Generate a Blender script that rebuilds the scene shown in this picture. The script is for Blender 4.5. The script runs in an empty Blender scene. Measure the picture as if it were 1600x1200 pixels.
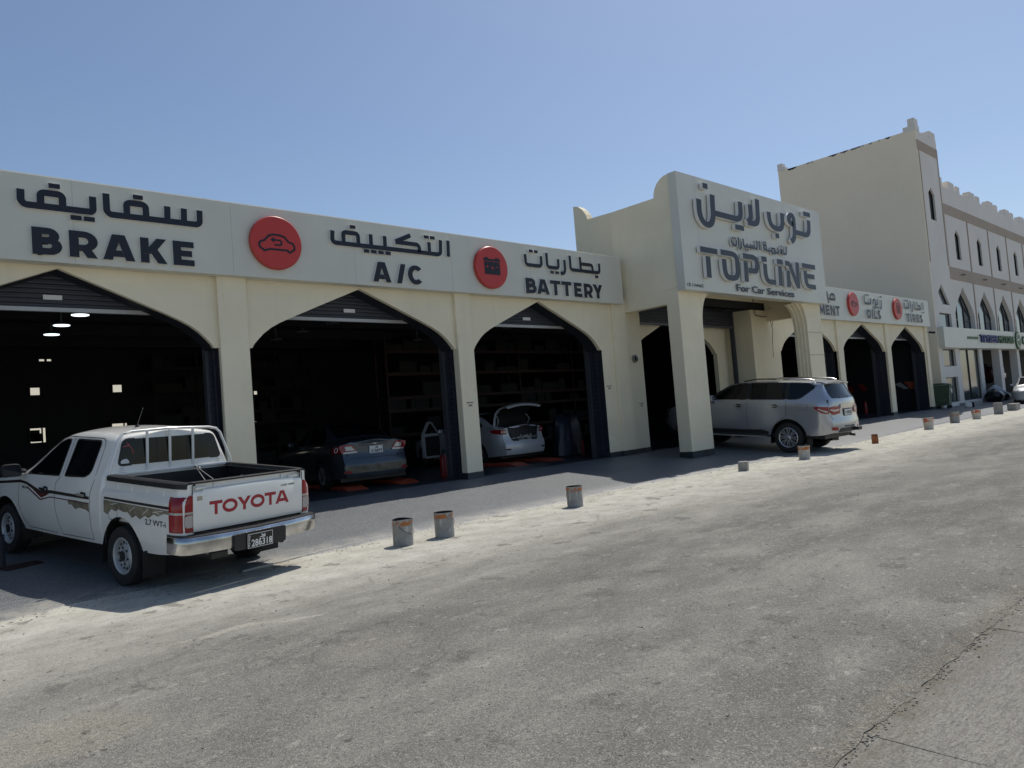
import bpy, bmesh, math, random
from mathutils import Vector, Matrix
from mathutils.geometry import tessellate_polygon
random.seed(7)
R = math.radians
scene = bpy.context.scene
COL = scene.collection

# ---------------------------------------------------------------- camera, sky, sun, exposure
F_PX, PITCH, YAW, ROLL, CAM_H = 1135.28, R(2.546), R(42.642), R(-4.527), 1.6
cam_d = bpy.data.cameras.new('camera')
cam = bpy.data.objects.new('camera', cam_d); COL.objects.link(cam)
cam_d.sensor_fit = 'HORIZONTAL'; cam_d.sensor_width = 36.0
cam_d.lens = 36.0 * F_PX / 1600.0
cam_d.clip_start = 0.05; cam_d.clip_end = 3000
fw = Vector((math.sin(YAW) * math.cos(PITCH), math.cos(YAW) * math.cos(PITCH), math.sin(PITCH)))
rt = Vector((math.cos(YAW), -math.sin(YAW), 0)); up = rt.cross(fw)
rt2 = math.cos(ROLL) * rt + math.sin(ROLL) * up
up2 = -math.sin(ROLL) * rt + math.cos(ROLL) * up
cam.matrix_world = Matrix(((rt2.x, up2.x, -fw.x, 0), (rt2.y, up2.y, -fw.y, 0), (rt2.z, up2.z, -fw.z, CAM_H), (0, 0, 0, 1)))
scene.camera = cam

SUN_DIR = Vector((0.56, 0.150, 1.0)).normalized()      # towards the sun
SUN_EL = math.asin(SUN_DIR.z); SUN_AZ = math.atan2(SUN_DIR.x, SUN_DIR.y)
world = bpy.data.worlds.new('World'); scene.world = world; world.use_nodes = True
wn = world.node_tree; bg = wn.nodes['Background']
sky = wn.nodes.new('ShaderNodeTexSky'); sky.sky_type = 'NISHITA'; sky.sun_disc = False
sky.sun_elevation = SUN_EL; sky.sun_rotation = SUN_AZ
sky.altitude = 0; sky.air_density = 1.0; sky.dust_density = 0.9; sky.ozone_density = 2.2
wn.links.new(sky.outputs[0], bg.inputs[0]); bg.inputs[1].default_value = 0.108
sun_d = bpy.data.lights.new('sun', 'SUN'); sun_d.energy = 3.6; sun_d.angle = R(0.53); sun_d.color = (1.0, 0.95, 0.87)
sun = bpy.data.objects.new('sun', sun_d); COL.objects.link(sun)
sun.rotation_euler = SUN_DIR.to_track_quat('Z', 'Y').to_euler()
vs = scene.view_settings
vs.view_transform = 'Standard'; vs.look = 'None'; vs.gamma = 1; vs.exposure = 0.0; vs.use_curve_mapping = False
scene.cycles.max_bounces = 8

# ---------------------------------------------------------------- ground levels
YW = 12.74      # facade wall plane
YP = 12.66      # pilaster face
Y_APR, SLOPE = 9.2, 0.08
FLOOR = SLOPE * (YP - Y_APR)
def gz(y):
    return SLOPE * (min(max(y, Y_APR), YP) - Y_APR)

# ---------------------------------------------------------------- mesh helper
class MB:
    def __init__(s): s.v = []; s.f = []; s.m = []
    def face(s, pts, m=0):
        i = len(s.v); s.v += [tuple(p) for p in pts]; s.f.append(tuple(range(i, i + len(pts)))); s.m.append(m)
    def box(s, x0, x1, y0, y1, z0, z1, m=0):
        i = len(s.v)
        s.v += [(x0, y0, z0), (x1, y0, z0), (x1, y1, z0), (x0, y1, z0), (x0, y0, z1), (x1, y0, z1), (x1, y1, z1), (x0, y1, z1)]
        for q in ((3, 2, 1, 0), (4, 5, 6, 7), (0, 1, 5, 4), (1, 2, 6, 5), (2, 3, 7, 6), (3, 0, 4, 7)):
            s.f.append(tuple(i + k for k in q)); s.m.append(m)
        return s
    def obox(s, mat, sx, sy, sz, m=0):
        i = len(s.v)
        for z in (-sz / 2, sz / 2):
            for x, y in ((-sx / 2, -sy / 2), (sx / 2, -sy / 2), (sx / 2, sy / 2), (-sx / 2, sy / 2)):
                s.v.append(tuple(mat @ Vector((x, y, z))))
        for q in ((3, 2, 1, 0), (4, 5, 6, 7), (0, 1, 5, 4), (1, 2, 6, 5), (2, 3, 7, 6), (3, 0, 4, 7)):
            s.f.append(tuple(i + k for k in q)); s.m.append(m)
        return s
    def grid(s, rows, m=0, closed=False):
        n = len(rows[0]); i = len(s.v)
        for r in rows: s.v += [tuple(p) for p in r]
        for a in range(len(rows) - 1):
            for b in range(n if closed else n - 1):
                c = (b + 1) % n
                s.f.append((i + a * n + b, i + a * n + c, i + (a + 1) * n + c, i + (a + 1) * n + b)); s.m.append(m)
        return s
    def tube(s, pts, r, n=8, m=0, cap=True):
        pts = [Vector(p) for p in pts]; rows = []
        rr = r if isinstance(r, (list, tuple)) else [r] * len(pts)
        ref = Vector((0, 0, 1))
        for k, p in enumerate(pts):
            t = (pts[min(k + 1, len(pts) - 1)] - pts[max(k - 1, 0)]).normalized()
            if abs(t.dot(ref)) > 0.95: ref = Vector((1, 0, 0)) if abs(t.x) < 0.9 else Vector((0, 1, 0))
            a = t.cross(ref).normalized(); b = t.cross(a)
            rows.append([p + rr[k] * (math.cos(2 * math.pi * j / n) * a + math.sin(2 * math.pi * j / n) * b) for j in range(n)])
        s.grid(rows, m, True)
        if cap:
            s.face(rows[0][::-1], m); s.face(rows[-1], m)
        return s
    def lathe(s, prof, n=24, m=0, axis='Z', o=(0, 0, 0), cap=True):
        rows = []
        for r, h in prof:
            row = []
            for j in range(n):
                a = 2 * math.pi * j / n; c, d = r * math.cos(a), r * math.sin(a)
                p = (c, d, h) if axis == 'Z' else ((h, c, d) if axis == 'X' else (d, h, c))
                row.append((p[0] + o[0], p[1] + o[1], p[2] + o[2]))
            rows.append(row)
        s.grid(rows, m, True)
        if cap:
            if prof[0][0] > 1e-4: s.face(rows[0][::-1], m)
            if prof[-1][0] > 1e-4: s.face(rows[-1], m)
        return s
    def prism(s, poly, fn, a, b, m=0, ms=None, holes=()):
        """poly in 2d, fn(u,v,w)->xyz, extruded from w=a (front) to w=b; holes pierce it"""
        ms = m if ms is None else ms
        loops = [list(poly)] + [list(h) for h in holes]
        flat = [p for l in loops for p in l]
        tris = tessellate_polygon([[Vector((p[0], p[1], 0)) for p in l] for l in loops])
        i = len(s.v); n = len(flat)
        s.v += [fn(p[0], p[1], a) for p in flat] + [fn(p[0], p[1], b) for p in flat]
        for t in tris:
            A, B, Cc = (flat[k] for k in t)
            if (B[0] - A[0]) * (Cc[1] - A[1]) - (B[1] - A[1]) * (Cc[0] - A[0]) < 0: t = t[::-1]
            s.f.append(tuple(i + k for k in t)); s.m.append(m)
            s.f.append(tuple(i + n + k for k in t[::-1])); s.m.append(ms)
        o = 0
        for l in loops:
            c = len(l)
            for k in range(c):
                k2 = (k + 1) % c
                s.f.append((i + o + k, i + n + o + k, i + n + o + k2, i + o + k2)); s.m.append(ms)
            o += c
        return s
    def build(s, name, mats, parent=None, smooth=None, loc=None, bevel=0, fix=True):
        me = bpy.data.meshes.new(name)
        me.from_pydata(s.v, [], s.f)
        if not isinstance(mats, (list, tuple)): mats = [mats]
        for mt in mats: me.materials.append(mt)
        if len(mats) > 1: me.polygons.foreach_set('material_index', s.m)
        if fix or smooth:
            bm = bmesh.new(); bm.from_mesh(me)
            bmesh.ops.remove_doubles(bm, verts=bm.verts, dist=1e-5)
            if fix: bmesh.ops.recalc_face_normals(bm, faces=bm.faces)
            bm.to_mesh(me); bm.free()
        if smooth:
            me.polygons.foreach_set('use_smooth', [True] * len(me.polygons))
            me.set_sharp_from_angle(angle=R(smooth))
        me.update()
        o = bpy.data.objects.new(name, me); COL.objects.link(o)
        if parent: o.parent = parent
        if loc: o.location = loc
        if bevel:
            b = o.modifiers.new('bevel', 'BEVEL'); b.width = bevel; b.segments = 2; b.limit_method = 'ANGLE'; b.angle_limit = R(40)
        return o

def tag(o, label=None, cat=None, group=None, kind=None):
    if label: o['label'] = label
    if cat: o['category'] = cat
    if group: o['group'] = group
    if kind: o['kind'] = kind
    return o
def empty(name, loc=(0, 0, 0), rot=(0, 0, 0)):
    o = bpy.data.objects.new(name, None); COL.objects.link(o); o.location = loc; o.rotation_euler = rot; o.empty_display_size = 0.2
    return o
def shared(name, src, parent, loc=(0, 0, 0), rot=(0, 0, 0), scale=(1, 1, 1)):
    o = bpy.data.objects.new(name, src.data); COL.objects.link(o); o.parent = parent
    o.location = loc; o.rotation_euler = rot; o.scale = scale
    return o
def copy_tree(o, parent=None):
    c = o.copy(); COL.objects.link(c); c.parent = parent
    for ch in list(o.children): copy_tree(ch, c)
    return c
XZ = lambda y: (lambda u, v, w: (u, y - w, v))       # drawing on a facade plane; w = out towards the street
def arc(cx, cy, rx, ry, a0, a1, n=8):
    return [(cx + rx * math.cos(R(a0 + (a1 - a0) * k / n)), cy + ry * math.sin(R(a0 + (a1 - a0) * k / n))) for k in range(n + 1)]

def ribbon(pts, t, ku=1.0, closed=False):
    P = [Vector((p[0] * ku, p[1])) for p in pts]
    if closed and (P[0] - P[-1]).length < 1e-6: P = P[:-1]
    n = len(P); L = []; Rr = []
    for k in range(n):
        a = P[k - 1] if (closed or k > 0) else None
        b = P[(k + 1) % n] if (closed or k < n - 1) else None
        d1 = (P[k] - a).normalized() if a is not None else (b - P[k]).normalized()
        d2 = (b - P[k]).normalized() if b is not None else d1
        n1 = Vector((-d1.y, d1.x)); n2 = Vector((-d2.y, d2.x)); mt = n1 + n2
        if mt.length < 1e-4: mt = n1.copy()
        mt.normalize(); q = (t / 2) / max(mt.dot(n1), 0.45)
        L.append(P[k] + mt * q); Rr.append(P[k] - mt * q)
    cv = lambda p: (p.x / ku, p.y)
    return [cv(p) for p in L], [cv(p) for p in Rr]
def stroke(mb, pts, t, fn, w0, w1, ku=1.0, closed=False, mf=0, ms=1):
    """a thick solid pen stroke: front face at w1, sides back to w0"""
    L, Rr = ribbon(pts, t, ku, closed); n = len(L)
    for k in range(n if closed else n - 1):
        j = (k + 1) % n
        mb.face([fn(*L[k], w1), fn(*Rr[k], w1), fn(*Rr[j], w1), fn(*L[j], w1)], mf)
        mb.face([fn(*L[k], w1), fn(*L[j], w1), fn(*L[j], w0), fn(*L[k], w0)], ms)
        mb.face([fn(*Rr[k], w1), fn(*Rr[k], w0), fn(*Rr[j], w0), fn(*Rr[j], w1)], ms)
    if not closed:
        for k in (0, n - 1): mb.face([fn(*L[k], w1), fn(*L[k], w0), fn(*Rr[k], w0), fn(*Rr[k], w1)], ms)

def patch(mb, poly, fn, du=0.08, dv=0.08, off=0.003, depth=0.012, m=0, ms=None):
    """a 2d polygon cut into a fine grid and laid on a curved surface fn(u,v,off)"""
    ms = m if ms is None else ms
    bm = bmesh.new()
    vsx = [bm.verts.new((p[0], p[1], 0)) for p in poly]
    f = bm.faces.new(vsx)
    if f.normal.z < 0: f.normal_flip()
    us = [p[0] for p in poly]; vv = [p[1] for p in poly]
    for lo, hi, d, ax in ((min(us), max(us), du, 0), (min(vv), max(vv), dv, 1)):
        k = int((hi - lo) / d)
        for q in range(1, k + 1):
            c = lo + (hi - lo) * q / (k + 1)
            co = (c, 0, 0) if ax == 0 else (0, c, 0); no = (1, 0, 0) if ax == 0 else (0, 1, 0)
            bmesh.ops.bisect_plane(bm, geom=bm.verts[:] + bm.edges[:] + bm.faces[:], plane_co=co, plane_no=no, dist=1e-5)
    bm.verts.index_update()
    i = len(mb.v)
    mb.v += [tuple(fn(v.co.x, v.co.y, off)) for v in bm.verts]
    for fc in bm.faces: mb.f.append(tuple(i + v.index for v in fc.verts)); mb.m.append(m)
    for e in bm.edges:
        if len(e.link_faces) == 1:
            a, b = e.verts
            mb.face([fn(a.co.x, a.co.y, off), fn(b.co.x, b.co.y, off), fn(b.co.x, b.co.y, off - depth), fn(a.co.x, a.co.y, off - depth)], ms)
    bm.free()
    return mb
def round_poly(pts, r, n=4):
    out = []; N = len(pts)
    for k in range(N):
        p = Vector(pts[k]); a = Vector(pts[k - 1]); b = Vector(pts[(k + 1) % N])
        rr = r[k] if isinstance(r, (list, tuple)) else r
        d1 = (a - p); d2 = (b - p); rr = min(rr, d1.length * .49, d2.length * .49)
        A = p + d1.normalized() * rr; B = p + d2.normalized() * rr
        for q in range(n + 1):
            t = q / n; out.append(tuple((1 - t) ** 2 * A + 2 * t * (1 - t) * p + t * t * B))
    return out
def text_mesh(s, size, ext=0.0, off=0.0, sx=1.0, res=2):
    """letters of a word as (verts, faces) in the xy plane, anchored bottom left"""
    cu = bpy.data.curves.new('t', 'FONT'); cu.body = s; cu.size = size; cu.extrude = ext; cu.offset = off; cu.resolution_u = res
    ob = bpy.data.objects.new('t', cu); COL.objects.link(ob)
    dg = bpy.context.evaluated_depsgraph_get(); me = bpy.data.meshes.new_from_object(ob.evaluated_get(dg))
    v = [(p.co.x * sx, p.co.y, p.co.z) for p in me.vertices]; f = [tuple(p.vertices) for p in me.polygons]
    bpy.data.objects.remove(ob); bpy.data.curves.remove(cu); bpy.data.meshes.remove(me)
    return v, f
def add_text(mb, s, fn, u0, v0, size, w=0.002, thick=0.0, off=0.0, width=None, m=0):
    v, f = text_mesh(s, size, thick / 2, off)
    mx = max(p[0] for p in v); mn = min(p[0] for p in v)
    k = (width / (mx - mn)) if width else 1.0
    i = len(mb.v)
    mb.v += [tuple(fn(u0 + (p[0] - mn) * k, v0 + p[1], w + p[2])) for p in v]
    for q in f: mb.f.append(tuple(i + a for a in q)); mb.m.append(m)

# ---------------------------------------------------------------- materials
def new_mat(name):
    m = bpy.data.materials.new(name); m.use_nodes = True
    nt = m.node_tree; return m, nt, nt.nodes['Principled BSDF']
def N(nt, t, **kw):
    n = nt.nodes.new(t)
    for k, v in kw.items():
        if k.startswith('i_'): n.inputs[k[2:].replace('_', ' ')].default_value = v
        else: setattr(n, k, v)
    return n
def ramp(nt, src, stops):
    r = nt.nodes.new('ShaderNodeValToRGB'); el = r.color_ramp.elements
    while len(el) < len(stops): el.new(0.5)
    for e, (p, c) in zip(el, stops): e.position = p; e.color = (*c, 1) if len(c) == 3 else c
    nt.links.new(src, r.inputs[0]); return r.outputs[0]
def gray(v): return (v, v, v)
def mixc(nt, fac, a, b, mode='MIX'):
    n = nt.nodes.new('ShaderNodeMix'); n.data_type = 'RGBA'; n.blend_type = mode
    for s, x in ((0, fac), (6, a), (7, b)):
        if isinstance(x, (int, float)): n.inputs[s].default_value = x
        elif isinstance(x, tuple): n.inputs[s].default_value = (*x, 1)
        else: nt.links.new(x, n.inputs[s])
    return n.outputs[2]
def noise(nt, co, scale, detail=4, rough=0.55, mapping=None):
    n = nt.nodes.new('ShaderNodeTexNoise'); n.inputs['Scale'].default_value = scale; n.inputs['Detail'].default_value = detail; n.inputs['Roughness'].default_value = rough
    if mapping:
        mp = nt.nodes.new('ShaderNodeMapping'); mp.inputs['Scale'].default_value = mapping; nt.links.new(co, mp.inputs[0]); co = mp.outputs[0]
    nt.links.new(co, n.inputs['Vector']); return n.outputs[0]
def bump(nt, b, h, strength, dist=0.01):
    n = nt.nodes.new('ShaderNodeBump'); n.inputs['Strength'].default_value = strength; n.inputs['Distance'].default_value = dist
    nt.links.new(h, n.inputs['Height']); nt.links.new(n.outputs[0], b.inputs['Normal'])
def coord(nt):
    return nt.nodes.new('ShaderNodeNewGeometry').outputs['Position']
def simple(name, col, rough=0.5, metal=0.0, var=0.0, vscale=3.0, coat=0.0, bstr=0.0, bscale=40.0, emit=None, spec=None):
    m, nt, b = new_mat(name)
    b.inputs['Roughness'].default_value = rough; b.inputs['Metallic'].default_value = metal; b.inputs['Coat Weight'].default_value = coat
    if coat: b.inputs['Coat Roughness'].default_value = 0.04
    if spec is not None: b.inputs['Specular IOR Level'].default_value = spec
    b.inputs['Base Color'].default_value = (*col, 1)
    if var or bstr:
        co = nt.nodes.new('ShaderNodeTexCoord').outputs['Object']
        if var:
            f = noise(nt, co, vscale, 5, 0.6)
            c = ramp(nt, f, [(0.3, tuple(x * (1 - var) for x in col)), (0.7, tuple(min(1, x * (1 + var)) for x in col))])
            nt.links.new(c, b.inputs['Base Color'])
        if bstr: bump(nt, b, noise(nt, co, bscale, 3), bstr, 0.004)
    if emit:
        b.inputs['Emission Color'].default_value = (*emit[0], 1); b.inputs['Emission Strength'].default_value = emit[1]
    return m
def plaster(name, col, stain=0.25, scale=1.0, bstr=0.15):
    m, nt, b = new_mat(name); co = coord(nt)
    big = noise(nt, co, 0.55 * scale, 4, 0.6); fine = noise(nt, co, 9, 5, 0.65)
    streak = noise(nt, co, 1.6, 5, 0.7, (3.2, 3.2, 0.22))
    c = ramp(nt, big, [(0.3, tuple(x * (1 - 0.28 * stain) for x in col)), (0.75, col)])
    c = mixc(nt, ramp(nt, streak, [(0.52, gray(0)), (0.75, gray(0.45 * stain))]), c, tuple(x * 0.68 for x in col))
    c = mixc(nt, ramp(nt, fine, [(0.35, gray(0.10)), (0.65, gray(0))]), c, tuple(x * 0.8 for x in col))
    spot = noise(nt, co, 5.5, 4, 0.7, (1, 1, 0.6))
    c = mixc(nt, ramp(nt, spot, [(0.66, gray(0)), (0.72, gray(0.5 * stain + 0.1))]), c, tuple(x * 0.5 for x in col))
    patchy = noise(nt, co, 1.1, 3, 0.5)
    c = mixc(nt, ramp(nt, patchy, [(0.56, gray(0)), (0.60, gray(0.22 * stain + .04))]), c, tuple(min(.9, x * 1.08) for x in (col[0], col[1] * .99, col[2] * 1.04)))
    nt.links.new(c, b.inputs['Base Color']); b.inputs['Roughness'].default_value = 0.85
    b.inputs['Specular IOR Level'].default_value = 0.25
    bump(nt, b, noise(nt, co, 45, 4), bstr, 0.004)
    return m
def car_paint(name, col, metal=0.0, rough=0.3, dust=0.12, dustcol=(0.45, 0.41, 0.34)):
    m, nt, b = new_mat(name); co = nt.nodes.new('ShaderNodeTexCoord').outputs['Object']
    n1 = noise(nt, co, 2.2, 5, 0.65)
    sep = nt.nodes.new('ShaderNodeSeparateXYZ'); nt.links.new(co, sep.inputs[0])
    low = ramp(nt, sep.outputs['Z'], [(0.35, gray(1)), (0.85, gray(0.25))])
    f = nt.nodes.new('ShaderNodeMath'); f.operation = 'MULTIPLY'; nt.links.new(ramp(nt, n1, [(0.35, gray(0.15)), (0.7, gray(1))]), f.inputs[0]); nt.links.new(low, f.inputs[1])
    f2 = nt.nodes.new('ShaderNodeMath'); f2.operation = 'MULTIPLY'; nt.links.new(f.outputs[0], f2.inputs[0]); f2.inputs[1].default_value = dust
    nt.links.new(mixc(nt, f2.outputs[0], col, dustcol), b.inputs['Base Color'])
    b.inputs['Metallic'].default_value = metal; b.inputs['Roughness'].default_value = rough
    b.inputs['Coat Weight'].default_value = 0.8
    nt.links.new(ramp(nt, n1, [(0.3, gray(0.02)), (0.8, gray(0.14))]), b.inputs['Coat Roughness'])
    return m

M = {}
M['cream'] = plaster('cream_render', (0.86, 0.775, 0.575), 0.40)
M['beige'] = plaster('beige_render', (0.82, 0.735, 0.585), 0.25, 0.35)
M['white'] = plaster('white_render', (0.70, 0.675, 0.63), 0.35, 0.6)
M['band'] = plaster('tan_band', (0.40, 0.335, 0.27), 0.4)
M['panel'] = simple('sign_panel', (0.61, 0.605, 0.53), 0.42, var=0.045, vscale=0.9)
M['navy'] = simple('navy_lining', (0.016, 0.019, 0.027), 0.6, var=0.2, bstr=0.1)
M['jamb'] = simple('navy_steel', (0.028, 0.034, 0.05), 0.45, var=0.2)
M['shutter'] = simple('shutter_slate', (0.028, 0.033, 0.046), 0.45, var=0.15, vscale=1.5)
M['rail'] = simple('guide_rail', (0.10, 0.11, 0.125), 0.4, 0.5)
M['alu'] = simple('dull_aluminium', (0.42, 0.42, 0.41), 0.42, 0.4, var=0.1)
M['ink'] = simple('sign_ink', (0.012, 0.015, 0.026), 0.42, spec=0.35)
M['ink2'] = simple('sign_ink_slate', (0.032, 0.037, 0.048), 0.4, spec=0.35)
M['return'] = simple('letter_return', (0.74, 0.74, 0.72), 0.45)
M['red'] = simple('sign_red', (0.50, 0.035, 0.028), 0.4, var=0.05)
M['redside'] = simple('sign_red_edge', (0.50, 0.045, 0.03), 0.4)
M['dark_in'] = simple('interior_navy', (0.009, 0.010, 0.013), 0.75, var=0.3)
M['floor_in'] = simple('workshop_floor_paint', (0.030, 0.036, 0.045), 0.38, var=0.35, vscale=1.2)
M['skirt'] = simple('skirting_paint', (0.030, 0.036, 0.044), 0.5, var=0.2)
M['black'] = simple('black_plastic', (0.012, 0.012, 0.013), 0.5, var=0.1)
M['rubber'] = simple('rubber', (0.014, 0.014, 0.014), 0.8, var=0.3, vscale=12, bstr=0.2)
M['glass'] = simple('dark_glass', (0.004, 0.005, 0.006), 0.03, spec=0.36, coat=0.0)
M['chrome'] = simple('chrome', (0.50, 0.50, 0.49), 0.17, 1.0, var=0.25, vscale=5)
M['steel'] = simple('painted_steel_wheel', (0.42, 0.43, 0.44), 0.4, 0.3, var=0.1)
M['redlamp'] = simple('red_lens', (0.26, 0.005, 0.010), 0.16, coat=0.25)
M['clearlamp'] = simple('clear_lens', (0.42, 0.40, 0.38), 0.08, 0.2, coat=1.0)
M['seam'] = simple('door_gap', (0.02, 0.02, 0.02), 0.8)
M['truck'] = car_paint('white_paint', (0.82, 0.815, 0.77), 0.0, 0.25, 0.22)
M['silver'] = car_paint('silver_paint', (0.43, 0.445, 0.475), 0.62, 0.24, 0.14)
M['darkcar'] = car_paint('slate_blue_paint', (0.030, 0.044, 0.062), 0.4, 0.30, 0.12)
M['palecar'] = car_paint('pale_silver_paint', (0.52, 0.54, 0.56), 0.25, 0.34, 0.1)
M['wine'] = car_paint('wine_paint', (0.10, 0.012, 0.02), 0.3, 0.3, 0.1)
M['orange'] = simple('lift_orange', (0.42, 0.075, 0.035), 0.5, var=0.25, vscale=6)
M['extred'] = simple('extinguisher_red', (0.22, 0.012, 0.014), 0.4)
M['tarp'] = simple('tarpaulin', (0.03, 0.035, 0.06), 0.4, var=0.4, vscale=5, bstr=0.4, bscale=12)
M['plate_w'] = simple('plate_white', (0.7, 0.7, 0.68), 0.4)
M['plate_k'] = simple('plate_black', (0.012, 0.012, 0.013), 0.35)
M['white_ink'] = simple('white_ink', (0.75, 0.75, 0.74), 0.5)
M['bin'] = simple('bin_green', (0.045, 0.075, 0.042), 0.5, var=0.25)
M['bag'] = simple('black_bag', (0.012, 0.012, 0.014), 0.25, bstr=0.6, bscale=9)
M['block'] = simple('concrete_block', (0.30, 0.29, 0.265), 0.92, var=0.22, vscale=9, bstr=0.5, bscale=50)
M['pipe'] = simple('grey_pipe', (0.20, 0.19, 0.17), 0.5)
M['wire'] = simple('wire_black', (0.03, 0.028, 0.025), 0.6)
M['rack2'] = simple('rack_brown_shaded', (0.012, 0.006, 0.005), 0.7)  # rack brown darkened: gloom of the deep bay put into the colour
M['rack'] = simple('rack_brown', (0.030, 0.011, 0.008), 0.6, var=0.3)
M['stock'] = simple('rack_stock', (0.009, 0.009, 0.010), 0.7, var=0.5, vscale=2)
M['lamp_on'] = simple('lit_lamp', (0.9, 0.95, 1.0), 0.4, emit=((0.82, 0.94, 1.0), 2.2))
M['lamp_off'] = simple('unlit_lamp', (0.12, 0.13, 0.14), 0.4)
M['daywin'] = simple('glowing_pane', (0.6, 0.57, 0.48), 0.6, emit=((1.0, 0.94, 0.78), 0.55))  # panes glow by themselves, standing in for daylight outside
M['dsteel'] = simple('dark_steel_window', (0.02, 0.022, 0.025), 0.4, 0.3)
M['skyglass'] = simple('window_glass', (0.16, 0.19, 0.22), 0.05, 0.6)
M['shopglass'] = simple('shop_glass', (0.085, 0.095, 0.088), 0.16, 0.0, var=0.4, vscale=0.4, coat=0.4)
M['green'] = simple('sign_green', (0.03, 0.10, 0.04), 0.5)
M['blue'] = simple('sign_blue', (0.02, 0.03, 0.14), 0.5)

# ================================================================ GROUND
def mul(nt, a, b, op='MULTIPLY'):
    n = nt.nodes.new('ShaderNodeMath'); n.operation = op; n.use_clamp = True
    for k, x in enumerate((a, b)):
        if isinstance(x, (int, float)): n.inputs[k].default_value = x
        else: nt.links.new(x, n.inputs[k])
    return n.outputs[0]
def voro(nt, co, scale, feature='F1', out='Distance', rnd=1.0):
    n = nt.nodes.new('ShaderNodeTexVoronoi'); n.feature = feature; n.inputs['Scale'].default_value = scale; n.inputs['Randomness'].default_value = rnd
    nt.links.new(co, n.inputs['Vector']); return n.outputs[out]
def axis(nt, co, k):
    s = nt.nodes.new('ShaderNodeSeparateXYZ'); nt.links.new(co, s.inputs[0]); return s.outputs[k]
def maprange(nt, v, a, b, c=0.0, d=1.0):
    n = nt.nodes.new('ShaderNodeMapRange'); n.interpolation_type = 'SMOOTHSTEP'
    for k, x in enumerate((a, b, c, d)): n.inputs[k + 1].default_value = x
    nt.links.new(v, n.inputs[0]); return n.outputs[0]
def warp(nt, co, scale, amt):
    n = nt.nodes.new('ShaderNodeTexNoise'); n.inputs['Scale'].default_value = scale; n.inputs['Detail'].default_value = 4
    nt.links.new(co, n.inputs['Vector'])
    s = nt.nodes.new('ShaderNodeVectorMath'); s.operation = 'SUBTRACT'; nt.links.new(n.outputs['Color'], s.inputs[0]); s.inputs[1].default_value = (.5, .5, .5)
    k = nt.nodes.new('ShaderNodeVectorMath'); k.operation = 'SCALE'; nt.links.new(s.outputs[0], k.inputs[0]); k.inputs['Scale'].default_value = amt
    a = nt.nodes.new('ShaderNodeVectorMath'); nt.links.new(co, a.inputs[0]); nt.links.new(k.outputs[0], a.inputs[1]); return a.outputs[0]
def blob(nt, co, x, y, rx, ry, soft=0.25):
    """1 inside a ragged patch of ground, 0 outside, and its rim"""
    mp = nt.nodes.new('ShaderNodeMapping'); mp.vector_type = 'TEXTURE'
    mp.inputs['Location'].default_value = (x, y, 0); mp.inputs['Scale'].default_value = (rx, ry, 1000)
    nt.links.new(co, mp.inputs[0])
    l = nt.nodes.new('ShaderNodeVectorMath'); l.operation = 'LENGTH'; nt.links.new(mp.outputs[0], l.inputs[0])
    return l.outputs['Value']

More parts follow.
